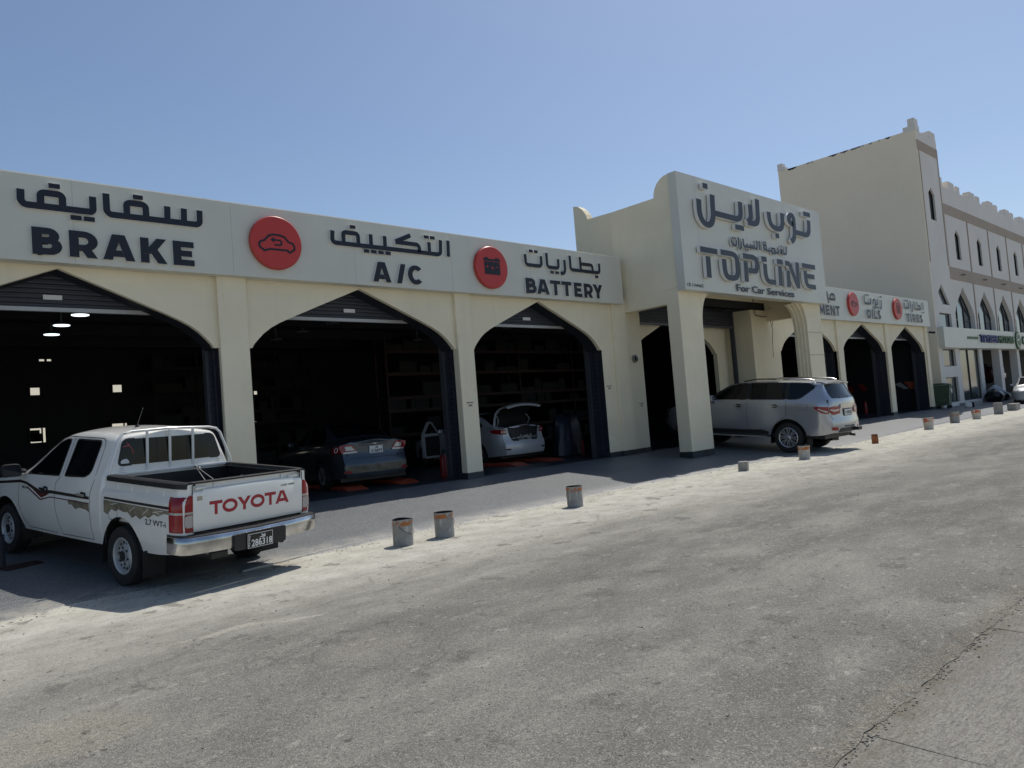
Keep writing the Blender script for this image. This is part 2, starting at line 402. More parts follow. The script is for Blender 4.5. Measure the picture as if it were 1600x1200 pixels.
def asphalt_mat():
    m, nt, b = new_mat('dusty_asphalt'); co = coord(nt); y = axis(nt, co, 1)
    wco = warp(nt, co, 1.3, 0.9); wfine = warp(nt, co, 6.0, 0.12)
    big = noise(nt, co, 0.30, 5, 0.6, (0.5, 1.0, 1)); mid = noise(nt, co, 1.5, 7, 0.68, (0.55, 1.1, 1)); fine = noise(nt, co, 26, 4, 0.7)
    c = ramp(nt, big, [(0.38, (0.120, 0.116, 0.100)), (0.62, (0.215, 0.209, 0.181))])
    c = mixc(nt, ramp(nt, mid, [(0.48, gray(0)), (0.66, gray(0.8))]), c, (0.285, 0.275, 0.236))
    c = mixc(nt, ramp(nt, noise(nt, wco, 0.62, 7, .70, (.30, 1.2, 1)), [(.50, gray(0)), (.64, gray(.55))]), c, (0.32, 0.308, 0.265))
    c = mixc(nt, ramp(nt, noise(nt, co, 0.9, 6, 0.66, (.6, 1.1, 1)), [(0.36, gray(0.45)), (0.47, gray(0))]), c, (0.105, 0.102, 0.091))
    # patches and stains with edges of their own
    for (px, py, rx, ry, col, k) in ((2.83, 4.65, 0.38, 0.50, (0.245, 0.23, 0.195), .6), (2.3, 6.2, 0.62, 0.12, (0.42, 0.395, 0.33), .85), (2.95, 6.08, .3, .06, (0.44, 0.42, 0.36), .7),
                                     (0.85, 4.85, 0.4, 0.45, (0.28, 0.25, 0.19), .6), (8.2, 6.5, 1.3, .3, (0.12, .115, .108), .5), (2.15, 7.15, .22, .10, (.10, .098, .09), .6), (5.0, 3.6, 1.6, .22, (.24, .23, .20), .5),
                                     (3.1, 4.4, .7, .22, (.115, .11, .10), .45), (10.6, 7.4, .35, .12, (.09, .088, .082), .6), (14, 6.3, .6, .12, (.10, .098, .092), .55), (7.6, 7.3, .3, .05, (.09, .085, .08), .6), (6.2, 5.0, 1.1, .5, (.13, .125, .117), .35)):
        d = blob(nt, wco, px, py, rx, ry)
        c = mixc(nt, mul(nt, maprange(nt, d, 0.35, 1.15, 1, 0), k), c, col)
    for (px, py, rx, ry) in ((2.83, 4.65, 0.38, 0.50), (2.0, 5.5, .6, .35), (2.46, 3.8, .12, .10)):
        d = blob(nt, wco, px, py, rx * 1.12, ry * 1.12)
        rim = mul(nt, maprange(nt, d, 0.93, 1.0, 0, 1), maprange(nt, d, 1.0, 1.07, 1, 0))
        c = mixc(nt, mul(nt, rim, .5), c, (0.09, .087, .08))
    # faint swept tyre arcs
    for (px, py, rad, wd, k) in ((11.5, -4.5, 8.9, .035, .45), (11.2, -4.4, 10.4, .03, .4), (-3.5, -6.0, 12.2, .02, .4), (-3.7, -6.2, 13.8, .022, .35), (22, -9, 14.3, .02, .35)):
        d = blob(nt, warp(nt, co, .8, .25), px, py, rad, rad)
        ringm = mul(nt, maprange(nt, d, 1 - wd, 1.0, 0, 1), maprange(nt, d, 1.0, 1 + wd, 1, 0))
        c = mixc(nt, mul(nt, mul(nt, ringm, k), ramp(nt, noise(nt, co, .9, 4, .6), [(.4, gray(.15)), (.6, gray(1))])), c, (.31, .30, .26))
    # sand drifted along the apron edge
    e = noise(nt, co, 0.5, 9, 0.74, (0.42, 1.5, 1))
    sh = nt.nodes.new('ShaderNodeMath'); sh.operation = 'MULTIPLY_ADD'; nt.links.new(e, sh.inputs[0]); sh.inputs[1].default_value = 4.2; nt.links.new(y, sh.inputs[2])
    s = maprange(nt, sh.outputs[0], 6.8, 10.9)
    sandc = ramp(nt, noise(nt, co, 2.6, 6, 0.65), [(0.3, (0.42, 0.40, 0.335)), (0.55, (0.59, 0.57, 0.49)), (0.75, (0.67, 0.65, 0.57))])
    c = mixc(nt, mul(nt, s, 0.92), c, sandc)
    c = mixc(nt, mul(nt, s, ramp(nt, noise(nt, co, 3.4, 6, .75, (.45, 1.3, 1)), [(.58, gray(0)), (.70, gray(.6))])), c, (.20, .19, .165))
    # dirt where the asphalt meets the concrete
    e2 = mul(nt, maprange(nt, y, 1.52, 1.75, 1, 0), ramp(nt, noise(nt, co, 7, 5, .7), [(.35, gray(0)), (.6, gray(1))]))
    c = mixc(nt, mul(nt, e2, .75), c, (0.17, 0.145, 0.105))
    # cracks
    d = voro(nt, warp(nt, co, 1.6, 0.5), 0.42, 'DISTANCE_TO_EDGE')
    ck = mul(nt, maprange(nt, d, 0.002, 0.008, 1, 0), ramp(nt, noise(nt, co, 0.7, 3), [(0.5, gray(0)), (0.62, gray(1))]))
    c = mixc(nt, mul(nt, ck, 0.28), c, (0.06, 0.058, 0.054))
    # small stains and spills
    st1 = ramp(nt, noise(nt, co, 2.4, 5, .6), [(.61, gray(0)), (.65, gray(.55))]); c = mixc(nt, st1, c, (.085, .082, .073))
    st2 = ramp(nt, noise(nt, co, 11, 3, .55), [(.655, gray(0)), (.69, gray(.7))]); c = mixc(nt, st2, c, (.06, .058, .052))
    st3 = ramp(nt, noise(nt, co, 8.5, 4, .6, (.8, 1.2, 1)), [(.61, gray(0)), (.68, gray(.55))]); c = mixc(nt, st3, c, (.42, .40, .34))
    # aggregate
    v = voro(nt, wfine, 175, 'F1', 'Color')
    sp = nt.nodes.new('ShaderNodeSeparateColor'); nt.links.new(v, sp.inputs[0])
    lightst = ramp(nt, sp.outputs[0], [(0.70, gray(0)), (0.88, gray(1))]); darkst = ramp(nt, sp.outputs[1], [(0.68, gray(0)), (0.86, gray(1))])
    keep = mul(nt, s, 0.7); inv = nt.nodes.new('ShaderNodeMath'); inv.operation = 'SUBTRACT'; inv.inputs[0].default_value = 1; nt.links.new(keep, inv.inputs[1])
    v2 = voro(nt, wfine, 52, 'F1', 'Color'); sp2 = nt.nodes.new('ShaderNodeSeparateColor'); nt.links.new(v2, sp2.inputs[0])
    c = mixc(nt, mul(nt, ramp(nt, sp2.outputs[0], [(.80, gray(0)), (.94, gray(.16))]), inv.outputs[0]), c, (0.33, 0.318, 0.275))
    c = mixc(nt, mul(nt, ramp(nt, sp2.outputs[1], [(.80, gray(0)), (.94, gray(.2))]), inv.outputs[0]), c, (0.07, 0.068, 0.062))
    c = mixc(nt, mul(nt, mul(nt, lightst, 0.52), inv.outputs[0]), c, (0.42, 0.405, 0.355))
    c = mixc(nt, mul(nt, mul(nt, darkst, 0.60), inv.outputs[0]), c, (0.05, 0.048, 0.044))
    c = mixc(nt, ramp(nt, fine, [(0.3, gray(.22)), (.5, gray(0))]), c, (0.07, .068, .064))
    nt.links.new(c, b.inputs['Base Color']); b.inputs['Roughness'].default_value = 0.93; b.inputs['Specular IOR Level'].default_value = 0.25
    h = mixc(nt, 0.5, voro(nt, wfine, 145), noise(nt, co, 60, 4, .7))
    bump(nt, b, h, 0.6, 0.010)
    return m
def apron_mat():
    m, nt, b = new_mat('painted_apron'); co = coord(nt)
    c = ramp(nt, noise(nt, co, 0.6, 5, .6, (.6, 1.4, 1)), [(0.3, (0.088, 0.097, 0.106)), (0.7, (0.128, 0.137, 0.143))])
    c = mixc(nt, ramp(nt, noise(nt, co, 3.0, 6, .7, (.5, 1.6, 1)), [(0.55, gray(0)), (0.75, gray(.5))]), c, (0.20, 0.205, 0.20))
    v = voro(nt, co, 85, 'F1', 'Color'); sp = nt.nodes.new('ShaderNodeSeparateColor'); nt.links.new(v, sp.inputs[0])
    c = mixc(nt, ramp(nt, sp.outputs[0], [(.6, gray(0)), (.9, gray(.55))]), c, (0.33, 0.34, 0.34))
    c = mixc(nt, ramp(nt, sp.outputs[1], [(.6, gray(0)), (.9, gray(.55))]), c, (0.05, 0.056, 0.065))
    y = axis(nt, co, 1)
    e = mul(nt, maprange(nt, y, 9.0, 9.75, 1, 0), ramp(nt, noise(nt, co, 2.3, 6, .7), [(.42, gray(0)), (.62, gray(1))]))
    c = mixc(nt, mul(nt, e, .7), c, (0.36, 0.335, 0.28))
    c = mixc(nt, ramp(nt, noise(nt, co, 1.1, 4, .6), [(.64, gray(0)), (.72, gray(.5))]), c, (0.07, .08, .09))
    nt.links.new(c, b.inputs['Base Color']); b.inputs['Roughness'].default_value = 0.5; b.inputs['Specular IOR Level'].default_value = 0.75
    bump(nt, b, mixc(nt, .5, voro(nt, co, 85), noise(nt, co, 40, 4)), 0.6, 0.01)
    return m
def concrete_mat():
    m, nt, b = new_mat('broomed_concrete'); co = coord(nt)
    br = noise(nt, warp(nt, co, 3.0, .10), 9, 5, .7, (1.2, 7.0, 1))
    c = ramp(nt, noise(nt, co, 0.9, 5, .6), [(0.3, (0.30, 0.285, 0.245)), (0.7, (0.41, 0.39, 0.335))])
    c = mixc(nt, ramp(nt, br, [(.36, gray(.55)), (.56, gray(0))]), c, (0.15, 0.142, 0.128))
    c = mixc(nt, ramp(nt, noise(nt, co, 2.2, 6, .7), [(.5, gray(0)), (.75, gray(.4))]), c, (.22, .208, .185))
    c = mixc(nt, ramp(nt, noise(nt, co, 70, 4, .7), [(.55, gray(0)), (.75, gray(.45))]), c, (0.45, 0.43, 0.39))
    c = mixc(nt, ramp(nt, noise(nt, co, 45, 4, .75), [(.30, gray(.85)), (.46, gray(0))]), c, (0.10, 0.095, 0.084))
    c = mixc(nt, ramp(nt, noise(nt, co, 110, 3, .7), [(.36, gray(.6)), (.5, gray(0))]), c, (0.12, 0.115, 0.10))
    y = axis(nt, co, 1)
    e = mul(nt, maprange(nt, y, 1.25, 1.52, 0, 1), ramp(nt, noise(nt, co, 5, 5, .7), [(.4, gray(0)), (.6, gray(1))]))
    c = mixc(nt, mul(nt, e, .75), c, (0.19, 0.165, 0.122))
    nt.links.new(c, b.inputs['Base Color']); b.inputs['Roughness'].default_value = 0.92; b.inputs['Specular IOR Level'].default_value = 0.25
    bump(nt, b, mixc(nt, .45, br, noise(nt, co, 60, 4, .7)), 1.0, 0.03)
    return m
def sand_mat():
    m, nt, b = new_mat('sandy_ground'); co = coord(nt)
    c = ramp(nt, noise(nt, co, 0.2, 6, .6), [(0.3, (0.46, 0.42, 0.345)), (0.7, (0.56, 0.52, 0.435))])
    c = mixc(nt, ramp(nt, noise(nt, co, 8, 5, .7), [(.5, gray(0)), (.75, gray(.5))]), c, (.25, .225, .18))
    nt.links.new(c, b.inputs['Base Color']); b.inputs['Roughness'].default_value = 0.95
    bump(nt, b, noise(nt, co, 20, 5), .5, .02); return m
M['asphalt'] = asphalt_mat(); M['apron'] = apron_mat(); M['concrete'] = concrete_mat(); M['sand'] = sand_mat()
M['joint'] = simple('joint_dirt', (0.22, 0.20, 0.16), 0.95, var=0.3, vscale=8)

g = MB(); g.face([(-900, -900, -0.05), (1000, -900, -0.05), (1000, 1000, -0.05), (-900, 1000, -0.05)])
tag(g.build('ground', M['sand']), 'sandy ground reaching to the horizon', None, kind='structure')

def jit(x, k, amp):
    return amp * (math.sin(x * 7.3 + k) * .35 + math.sin(x * 17.9 + 2.1 * k) * .25 + math.sin(x * 41.3 + k * 3.7) * .2 + random.uniform(-.3, .3))
# asphalt lane
xs = [-60 + 2 * k for k in range(29)] + [-2 + 0.06 * k for k in range(0, 240)] + [12.4 + 1.2 * k for k in range(90)]
front = [(x, 1.508 + jit(x, 1, .022) if -2.5 < x < 14 else 1.51) for x in xs]
rows = [[(x, y, 0.0) for x, y in front], [(x, 3.0, 0.0) for x in xs], [(x, 9.9, 0.0) for x in xs]]
a = MB(); a.grid(rows); a.grid([[(x, y, -0.03) for x, y in front], rows[0]])
tag(a.build('asphalt_lane', M['asphalt'], fix=False), 'dusty grey asphalt lane in front of the workshops', None, kind='structure')
# concrete pavement, slab by slab
base = MB(); base.face([(-60, -6, -0.0075), (110, -6, -0.0075), (110, 1.6, -0.0075), (-60, 1.6, -0.0075)])
pav = tag(base.build('concrete_pavement', M['joint']), 'pale concrete pavement of large slabs along the near side of the lane', None, kind='structure')
def slab_mesh(nx=26, ny=24, w=1.9415, d=2.365):
    s = MB(); top = []
    for j in range(ny + 1):
        r = []
        for i in range(nx + 1):
            x = w * i / nx; y = -d * j / ny
            if i in (0, nx): x += jit(y * 2, 3, .004)
            if j == 0: y += jit(x * 2, 5, .010)
            r.append((x, y, 0.0008 * math.sin(x * 2.2 + 1) * math.cos(y * 2.7)))
        top.append(r)
    s.grid(top)
    rim = top[0] + [r[-1] for r in top[1:]] + top[-1][::-1][1:] + [r[0] for r in top[::-1]][1:-1]
    s.grid([rim, [(p[0], p[1], -.03) for p in rim]], 0, True)
    return s
sl0 = None
for j in range(2):
    for i in range(-4, 9):
        loc = (3.455 + 1.945 * i, 1.515 - 2.37 * j, -0.003 + random.uniform(-.001, .001))
        if sl0 is None: sl0 = slab_mesh().build('slab', M['concrete'], pav, loc=loc, smooth=40)
        else: shared('slab', sl0, pav, loc)
# painted apron, rising to the workshop doors
edge = [(-60, 8.75), (1.05, 8.75), (1.81, 8.94), (3.64, 8.83), (5.84, 9.06), (9.45, 9.16), (11.98, 9.34), (14.92, 9.24), (20.5, 9.15), (29.2, 9.6), (41.7, 9.5), (60, 9.6), (120, 9.6)]
def lerp_tab(tab, x):
    if x <= tab[0][0]: return tab[0][1]
    for (a0, b0), (a1, b1) in zip(tab, tab[1:]):
        if x <= a1: return b0 + (b1 - b0) * (x - a0) / (a1 - a0)
    return tab[-1][1]
xs = [-60 + 3 * k for k in range(20)] + [0.1 * k for k in range(0, 450)] + [45 + 2 * k for k in range(38)]
e0 = [(x, lerp_tab(edge, x) + jit(x, 2, .025)) for x in xs]
rows = [[(x, y - .015, -0.01) for x, y in e0], [(x, y + .02, 0.012) for x, y in e0]]
for yy in (9.75, 10.4, 11.2, 12.0, YP, 12.9): rows.append([(x, yy, gz(yy) + 0.010) for x in xs])
ap = MB(); ap.grid(rows)
tag(ap.build('apron', M['apron'], smooth=40, fix=False), 'blue grey painted apron sloping up to the workshop doors', None, kind='structure')
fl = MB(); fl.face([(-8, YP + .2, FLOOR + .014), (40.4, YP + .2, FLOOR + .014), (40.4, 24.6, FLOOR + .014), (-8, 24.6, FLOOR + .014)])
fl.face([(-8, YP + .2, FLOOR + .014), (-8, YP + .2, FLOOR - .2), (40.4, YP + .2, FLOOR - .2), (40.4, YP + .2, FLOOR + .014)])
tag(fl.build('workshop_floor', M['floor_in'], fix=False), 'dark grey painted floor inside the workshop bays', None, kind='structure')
yd = MB(); yd.face([(40.4, 12.88, FLOOR + .006), (130, 12.88, FLOOR + .006), (130, 60, FLOOR + .006), (40.4, 60, FLOOR + .006)])
tag(yd.build('yard', M['sand']), 'sandy ground under the far building', None, kind='structure')
# strip of edging beside the apron behind the pickup
es = MB()
p = [(3.45 + .1 * k, 8.74 + .022 * k + random.uniform(-.012, .012)) for k in range(17)]
es.grid([[(x, y - .02, -.005) for x, y in p], [(x, y - .016, .022) for x, y in p], [(x, y + .016, .022) for x, y in p], [(x, y + .02, -.005) for x, y in p]])
tag(es.build('edging', simple('edging_concrete', (.46, .44, .38), .9, var=.2, vscale=14)), 'thin pale concrete edging strip at the apron edge behind the pickup', None, kind='structure')
# loose gravel
gr = MB()
def pebble(x, y, r, z=0.0):
    i = len(gr.v); n = 5; a0 = random.uniform(0, 6)
    for h, k in ((0, 1), (.55, .85)):
        for q in range(n):
            aa = a0 + 6.283 * q / n; gr.v.append((x + r * k * math.cos(aa) * random.uniform(.7, 1.2), y + r * k * math.sin(aa) * random.uniform(.7, 1.2), z + r * h))
    for q in range(n): gr.f.append((i + q, i + (q + 1) % n, i + n + (q + 1) % n, i + n + q)); gr.m.append(0)
    gr.f.append(tuple(i + n + q for q in range(n))); gr.m.append(0)
for k in range(1100):
    x = random.uniform(1.0, 9.5) ** 1.0; pebble(x, 1.51 + random.gauss(0, .035), random.uniform(.002, .0085), -.002)
for k in range(900):
    x = random.uniform(.5, 24); y = lerp_tab(edge, x) + random.gauss(-.12, .16); pebble(x, y, random.uniform(.003, .011))
for k in range(420):
    x = random.uniform(0, 18); y = random.uniform(1.8, 8.6); pebble(x, y, random.uniform(.003, .010))
tag(gr.build('gravel', simple('gravel_stone', (.20, .185, .155), .95, var=.5, vscale=2.0), fix=False), 'loose grit and pebbles scattered over the lane edges', 'gravel', kind='stuff')

# ================================================================ WORKSHOP BUILDING
gb = tag(empty('workshop_building', (20, YP, FLOOR)), 'long low cream car workshop with pointed arch bays and dark shutters', 'building')
def G(mb, name, mats, parent=None, **kw):
    """parts are drawn in world coordinates; the root Empty stands at the building's base"""
    o = mb.build(name, mats, parent or gb, **kw)
    if parent is None: o.location = (o.location.x - 20, o.location.y - YP, o.location.z - FLOOR)
    return o
ARCH = [(0, 4.42), (.8, 4.085), (1.55, 3.765), (1.76, 3.67), (1.93, 3.575), (2.07, 3.47), (2.18, 3.36), (2.26, 3.27), (2.30, 3.20)]
def arch_pts(c, hw):
    k = hw / 2.37
    r = [(c + x * k, z) for x, z in ARCH]; l = [(c - x * k, z) for x, z in ARCH[::-1]]
    return l + r[1:]            # left spring -> apex -> right spring
BAYS = [(-2.72, 2.37), (2.47, 2.37), (7.76, 2.38), (12.85, 2.27), (27.45, 2.35), (32.62, 2.30), (37.72, 2.27)]
WALL_TOP = 4.62
spans = {}
for bi, (c, hw) in enumerate(BAYS):
    xl, xr = c - hw, c + hw
    el = 0 if bi in (0, 4) else .12; er = 0 if bi in (3, 6) else .12
    ar = arch_pts(c, hw)
    # spandrel wall over the arch
    s = MB(); s.prism([(xl - el, WALL_TOP), (xl - el, 3.20)] + ar + [(xr + er, 3.20), (xr + er, WALL_TOP)], XZ(YW), 0, -.10, 0)
    G(s, 'arch_spandrel', M['cream'])
    # dark lining: intrados of the arch and the jambs
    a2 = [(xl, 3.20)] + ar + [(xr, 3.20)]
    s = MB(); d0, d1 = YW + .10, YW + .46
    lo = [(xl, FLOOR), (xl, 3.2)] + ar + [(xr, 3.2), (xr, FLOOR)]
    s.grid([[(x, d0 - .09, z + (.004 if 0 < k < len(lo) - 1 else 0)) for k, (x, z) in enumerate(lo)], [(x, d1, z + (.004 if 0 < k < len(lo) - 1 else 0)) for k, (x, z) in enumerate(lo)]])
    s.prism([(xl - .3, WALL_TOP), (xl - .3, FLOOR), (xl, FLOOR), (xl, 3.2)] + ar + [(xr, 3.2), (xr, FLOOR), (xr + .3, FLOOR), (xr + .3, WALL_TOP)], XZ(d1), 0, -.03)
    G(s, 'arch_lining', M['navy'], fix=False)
    # roller shutter drawn up into the arch
    bot = 3.85
    s = MB(); n = 0; z = bot + .03
    while z < WALL_TOP - .02:
        y = YW + .50; s.grid([[(x, y + dy, z + dz) for x in (xl + .03, xr - .03)] for dy, dz in ((0, 0), (-.009, .02), (-.009, .06), (0, .076))]); z += .078
    sh = G(s, 'roller_shutter', M['shutter'], fix=False)
    b = MB(); b.box(xl + .03, xr - .03, YW + .46, YW + .53, bot - .03, bot + .035); b.build('bottom_bar', M['alu'], sh)
    b = MB(); b.box(c - .13, c + .13, YW + .472, YW + .478, bot + .16, bot + .235); b.build('sticker', M['plate_w'], sh)
    for sx, x in ((1, xl), (-1, xr)):
        r = MB(); r.box(min(x, x + sx * .07), max(x, x + sx * .07), YW + .462, YW + .60, FLOOR, bot + .3)
        gr_ = G(r, 'guide_rail', M['rail'])
        t = MB(); z = FLOOR + .12
        while z < 3.15:
            t.box(min(x + sx * .001, x + sx * .012), max(x + sx * .001, x + sx * .012), YW + .26, YW + .36, z, z + .07); z += .115
        t.box(min(x + sx * .001, x + sx * .02), max(x + sx * .001, x + sx * .02), YW + .38, YW + .42, FLOOR, 3.2); t.box(min(x + sx * .001, x + sx * .02), max(x + sx * .001, x + sx * .02), YW + .20, YW + .24, FLOOR, 3.2)
        t.build('chain_strip', M['jamb'], gr_)
# pilasters with painted skirting
PIL = [(-.34, .10), (4.86, 5.36), (10.13, 10.57), (29.80, 30.32), (34.92, 35.45)]
PIL = [(-.32, .10), (4.85, 5.37), (10.12, 10.575), (29.80, 30.30), (34.925, 35.44)]
def pilaster(x0, x1, y0=YP, ztop=WALL_TOP, name='pilaster'):
    s = MB(); s.box(x0, x1, y0, YW + .12, FLOOR + .145, ztop)
    p = G(s, name, M['cream'], bevel=.012)
    k = MB(); k.box(x0 - .006, x1 + .006, y0 - .006, YW + .12, FLOOR - .3, FLOOR + .145); k.build('skirting', M['skirt'], p)
    return p
for x0, x1 in PIL: pilaster(x0, x1)
pilaster(15.60, 16.18); pilaster(23.05, 24.2); pilaster(40.08, 40.48)
def wall_box(x0, x1, y0, y1, z0=FLOOR + .145, z1=WALL_TOP, name='wall', mat='cream', skirt=True):
    s = MB(); s.box(x0, x1, y0, y1, z0, z1); p = G(s, name, M[mat])
    if skirt:
        k = MB(); k.box(x0 - .003, x1 + .003, y0 - .006, y1, FLOOR - .3, z0); k.build('skirting', M['skirt'], p)
    return p
wall_box(15.121, 15.60, YW, YW + .12); wall_box(16.18, 16.90, YW, YW + .9); wall_box(24.2, 25.099, YW, YW + .12); wall_box(39.991, 40.08, YW, YW + .12)
wall_box(-8.0, -5.091, YW, YW + .12)
wall_box(23.05, 23.35, YW + .12, 13.65, z1=5.2)                    # side of the entrance recess
# recessed entrance wall with its own pointed arch
s = MB(); c, hw = 19.95, 2.37; ar = arch_pts(c, hw)
s.prism([(16.9, 5.2), (16.9, FLOOR), (c - hw, FLOOR), (c - hw, 3.2)] + ar + [(c + hw, 3.2), (c + hw, FLOOR), (23.05, FLOOR), (23.05, 5.2)], XZ(13.65), 0, -.15)
G(s, 'entrance_wall', M['cream'])
s = MB(); z = 4.12
while z < 5.15:
    s.grid([[(x, 13.33 + dy, z + dz) for x in (16.93, 23.0)] for dy, dz in ((0, 0), (-.018, .02), (-.018, .06), (0, .08))]); z += .083
es_ = G(s, 'entrance_shutter', M['shutter'], fix=False)
b = MB(); b.box(16.93, 23.0, 13.29, 13.36, 4.05, 4.12); b.build('bottom_bar', M['rail'], es_)
b = MB(); b.box(22.15, 22.9, 12.98, 13.29, 4.62, 5.1); b.build('motor_housing', M['shutter'], es_)
for x in (16.92, 22.88):
    b = MB(); b.box(x, x + .12, 13.30, 13.42, FLOOR, 5.0); b.build('guide_rail', M['jamb'], es_)
# fascia boards
M['jointgrey'] = simple('joint_grey', (.42, .42, .39), .6)
for x0, x1 in ((-8.0, 15.94), (24.6, 40.42)):
    s = MB(); s.box(x0, x1, 12.5, 12.72, 4.45, 5.755)
    fb = G(s, 'fascia_board', M['panel'], bevel=.006)
    xx = x0 + .9
    while xx < x1 - .5: MB().box(xx, xx + .005, 12.4985, 12.5, 4.46, 5.75).build('panel_joint', M['jointgrey'], fb); xx += 2.44
    k = MB(); k.box(x0 + .02, x1 - .02, 12.54, 13.05, 5.757, 5.775); k.build('coping', M['cream'], fb)
# closed shell: roof, rear and side walls, ceiling
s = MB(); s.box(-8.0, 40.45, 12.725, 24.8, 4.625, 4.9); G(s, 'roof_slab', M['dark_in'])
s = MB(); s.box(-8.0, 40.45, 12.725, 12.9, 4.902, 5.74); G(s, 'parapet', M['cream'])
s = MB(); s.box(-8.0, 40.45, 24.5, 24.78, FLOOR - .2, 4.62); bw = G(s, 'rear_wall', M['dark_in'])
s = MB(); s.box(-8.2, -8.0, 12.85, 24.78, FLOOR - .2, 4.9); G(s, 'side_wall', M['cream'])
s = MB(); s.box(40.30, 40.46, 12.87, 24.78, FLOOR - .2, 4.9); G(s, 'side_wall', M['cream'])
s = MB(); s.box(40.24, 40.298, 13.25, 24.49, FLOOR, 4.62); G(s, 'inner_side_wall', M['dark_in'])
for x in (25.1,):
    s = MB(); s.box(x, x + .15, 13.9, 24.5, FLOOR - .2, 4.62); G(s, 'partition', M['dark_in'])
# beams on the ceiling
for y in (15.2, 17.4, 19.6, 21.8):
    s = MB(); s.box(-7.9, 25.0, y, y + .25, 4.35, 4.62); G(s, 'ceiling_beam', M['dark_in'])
# small bright windows high and low in the rear wall
for x0, x1, z0, z1, bars in ((3.90, 4.13, 3.28, 3.49, 0), (6.02, 6.27, 3.29, 3.51, 0), (3.85, 4.22, 1.92, 2.33, 2), (5.95, 6.36, 1.95, 2.33, 1), (4.15, 4.28, 4.25, 4.31, 0), (4.34, 4.45, 4.25, 4.31, 0), (10.4, 10.52, 3.05, 3.17, 0), (10.35, 10.6, 2.02, 2.12, 1)):
    s = MB(); s.box(x0, x1, 24.46, 24.5, z0, z1); w = G(s, 'window', M['daywin'])
    f = MB()
    for a in ((x0 - .04, x0, z0 - .04, z1 + .04), (x1, x1 + .04, z0 - .04, z1 + .04)): f.box(a[0], a[1], 24.42, 24.5, a[2], a[3])
    f.box(x0, x1, 24.42, 24.5, z1, z1 + .04); f.box(x0, x1, 24.42, 24.5, z0 - .04, z0)
    if bars: f.box(x1 - .1, x1 - .06, 24.43, 24.455, z0, z1)
    if bars == 2: f.box(x0, x1 - .14, 24.43, 24.455, z0 + .04, z1 - .05); f.box(x0 + .02, x0 + .3, 24.43, 24.455, z0 + .03, z0 + .26)
    f.build('window_frame', M['dark_in'], w)
# ceiling lamps
ri = 0
LAMPS = [(3.43, 15.95, 1), (3.38, 17.35, 1), (3.45, 18.75, 1), (6.4, 15.2, 0), (8.9, 16.0, 0), (8.9, 17.6, 0), (8.9, 19.2, 0), (13.4, 15.6, 0), (13.4, 17.2, 0), (13.4, 18.8, 0), (14.6, 15.9, 0)]
unlit = {3: 'unlit round lamp just behind the shutter at the left of the second bay', 4: 'nearest unlit round lamp on the right half of the second bay ceiling', 5: 'middle unlit round lamp on the right half of the second bay ceiling', 6: 'farthest unlit round lamp on the right half of the second bay ceiling', 7: 'nearest unlit round lamp in the left row of the third bay ceiling', 8: 'middle unlit round lamp in the left row of the third bay ceiling', 9: 'farthest unlit round lamp in the left row of the third bay ceiling', 10: 'single unlit round lamp at the right of the third bay ceiling'}
lamp_words = {0: 'nearest', 1: 'middle', 2: 'farthest'}
for k, (x, y, on) in enumerate(LAMPS):
    L = empty('ceiling_lamp', (x, y, 4.235))
    s = MB(); s.lathe([(.02, .38), (.02, .05), (.10, .05), (.165, .02), (.165, 0)], 20); s.build('lamp_body', M['lamp_off'], L, smooth=40)
    s = MB(); s.lathe([(.155, -.003), (.15, -.012), (.0, -.016)], 20); s.build('diffuser', M['lamp_on' if on else 'lamp_off'], L, smooth=40)
    if on: tag(L, lamp_words[k] + ' of the three lit round ceiling lamps in the leftmost bay', 'lamp', 'round ceiling lamps')
    else: tag(L, unlit[k], 'lamp', 'unlit round ceiling lamps')

# ================================================================ ENTRANCE PORCH
pr = tag(empty('entrance_porch', (20.29, 11.8, gz(11))), 'tall cream entrance porch with a white sign panel and curled parapet corners', 'porch')
def Pp(mb, name, mats, **kw):
    o = mb.build(name, mats, pr, **kw); o.location = (-20.29, -11.8, -gz(11)); return o
def Pk(mb, name, mats, parent, **kw): return mb.build(name, mats, parent, **kw)
# front wall: two columns and the arch with rounded shoulders
def front_arch(inset):
    l, r_, t = 17.20 + inset, 23.36 - inset, 4.62 - inset
    return [(l, 0)] + [(l, 3.75)] + arc(l + .62, 3.75, .62, t - 3.75, 180, 90, 8)[1:] + arc(r_ - .62, 3.75, .62, t - 3.75, 90, 0, 8) + [(r_, 0)]
def column(x0, x1):
    s = MB(); s.box(x0, x1, 10.86, 11.25, gz(11) + .17, 4.62)
    o = Pp(s, 'column', M['cream'], bevel=.01)
    k = MB(); k.box(x0 - .006, x1 + .006, 10.854, 11.256, -.1, gz(11) + .17); Pk(k, 'skirting', M['skirt'], o)
    return o
column(16.16, 17.20); c2 = column(23.36, 24.42)
for z in (3.58, 2.83):
    g_ = MB(); g_.box(23.38, 24.40, 10.852, 10.8595, z, z + .025); Pk(g_, 'groove_band', simple('groove_tan', (.50, .46, .36), .85), c2)
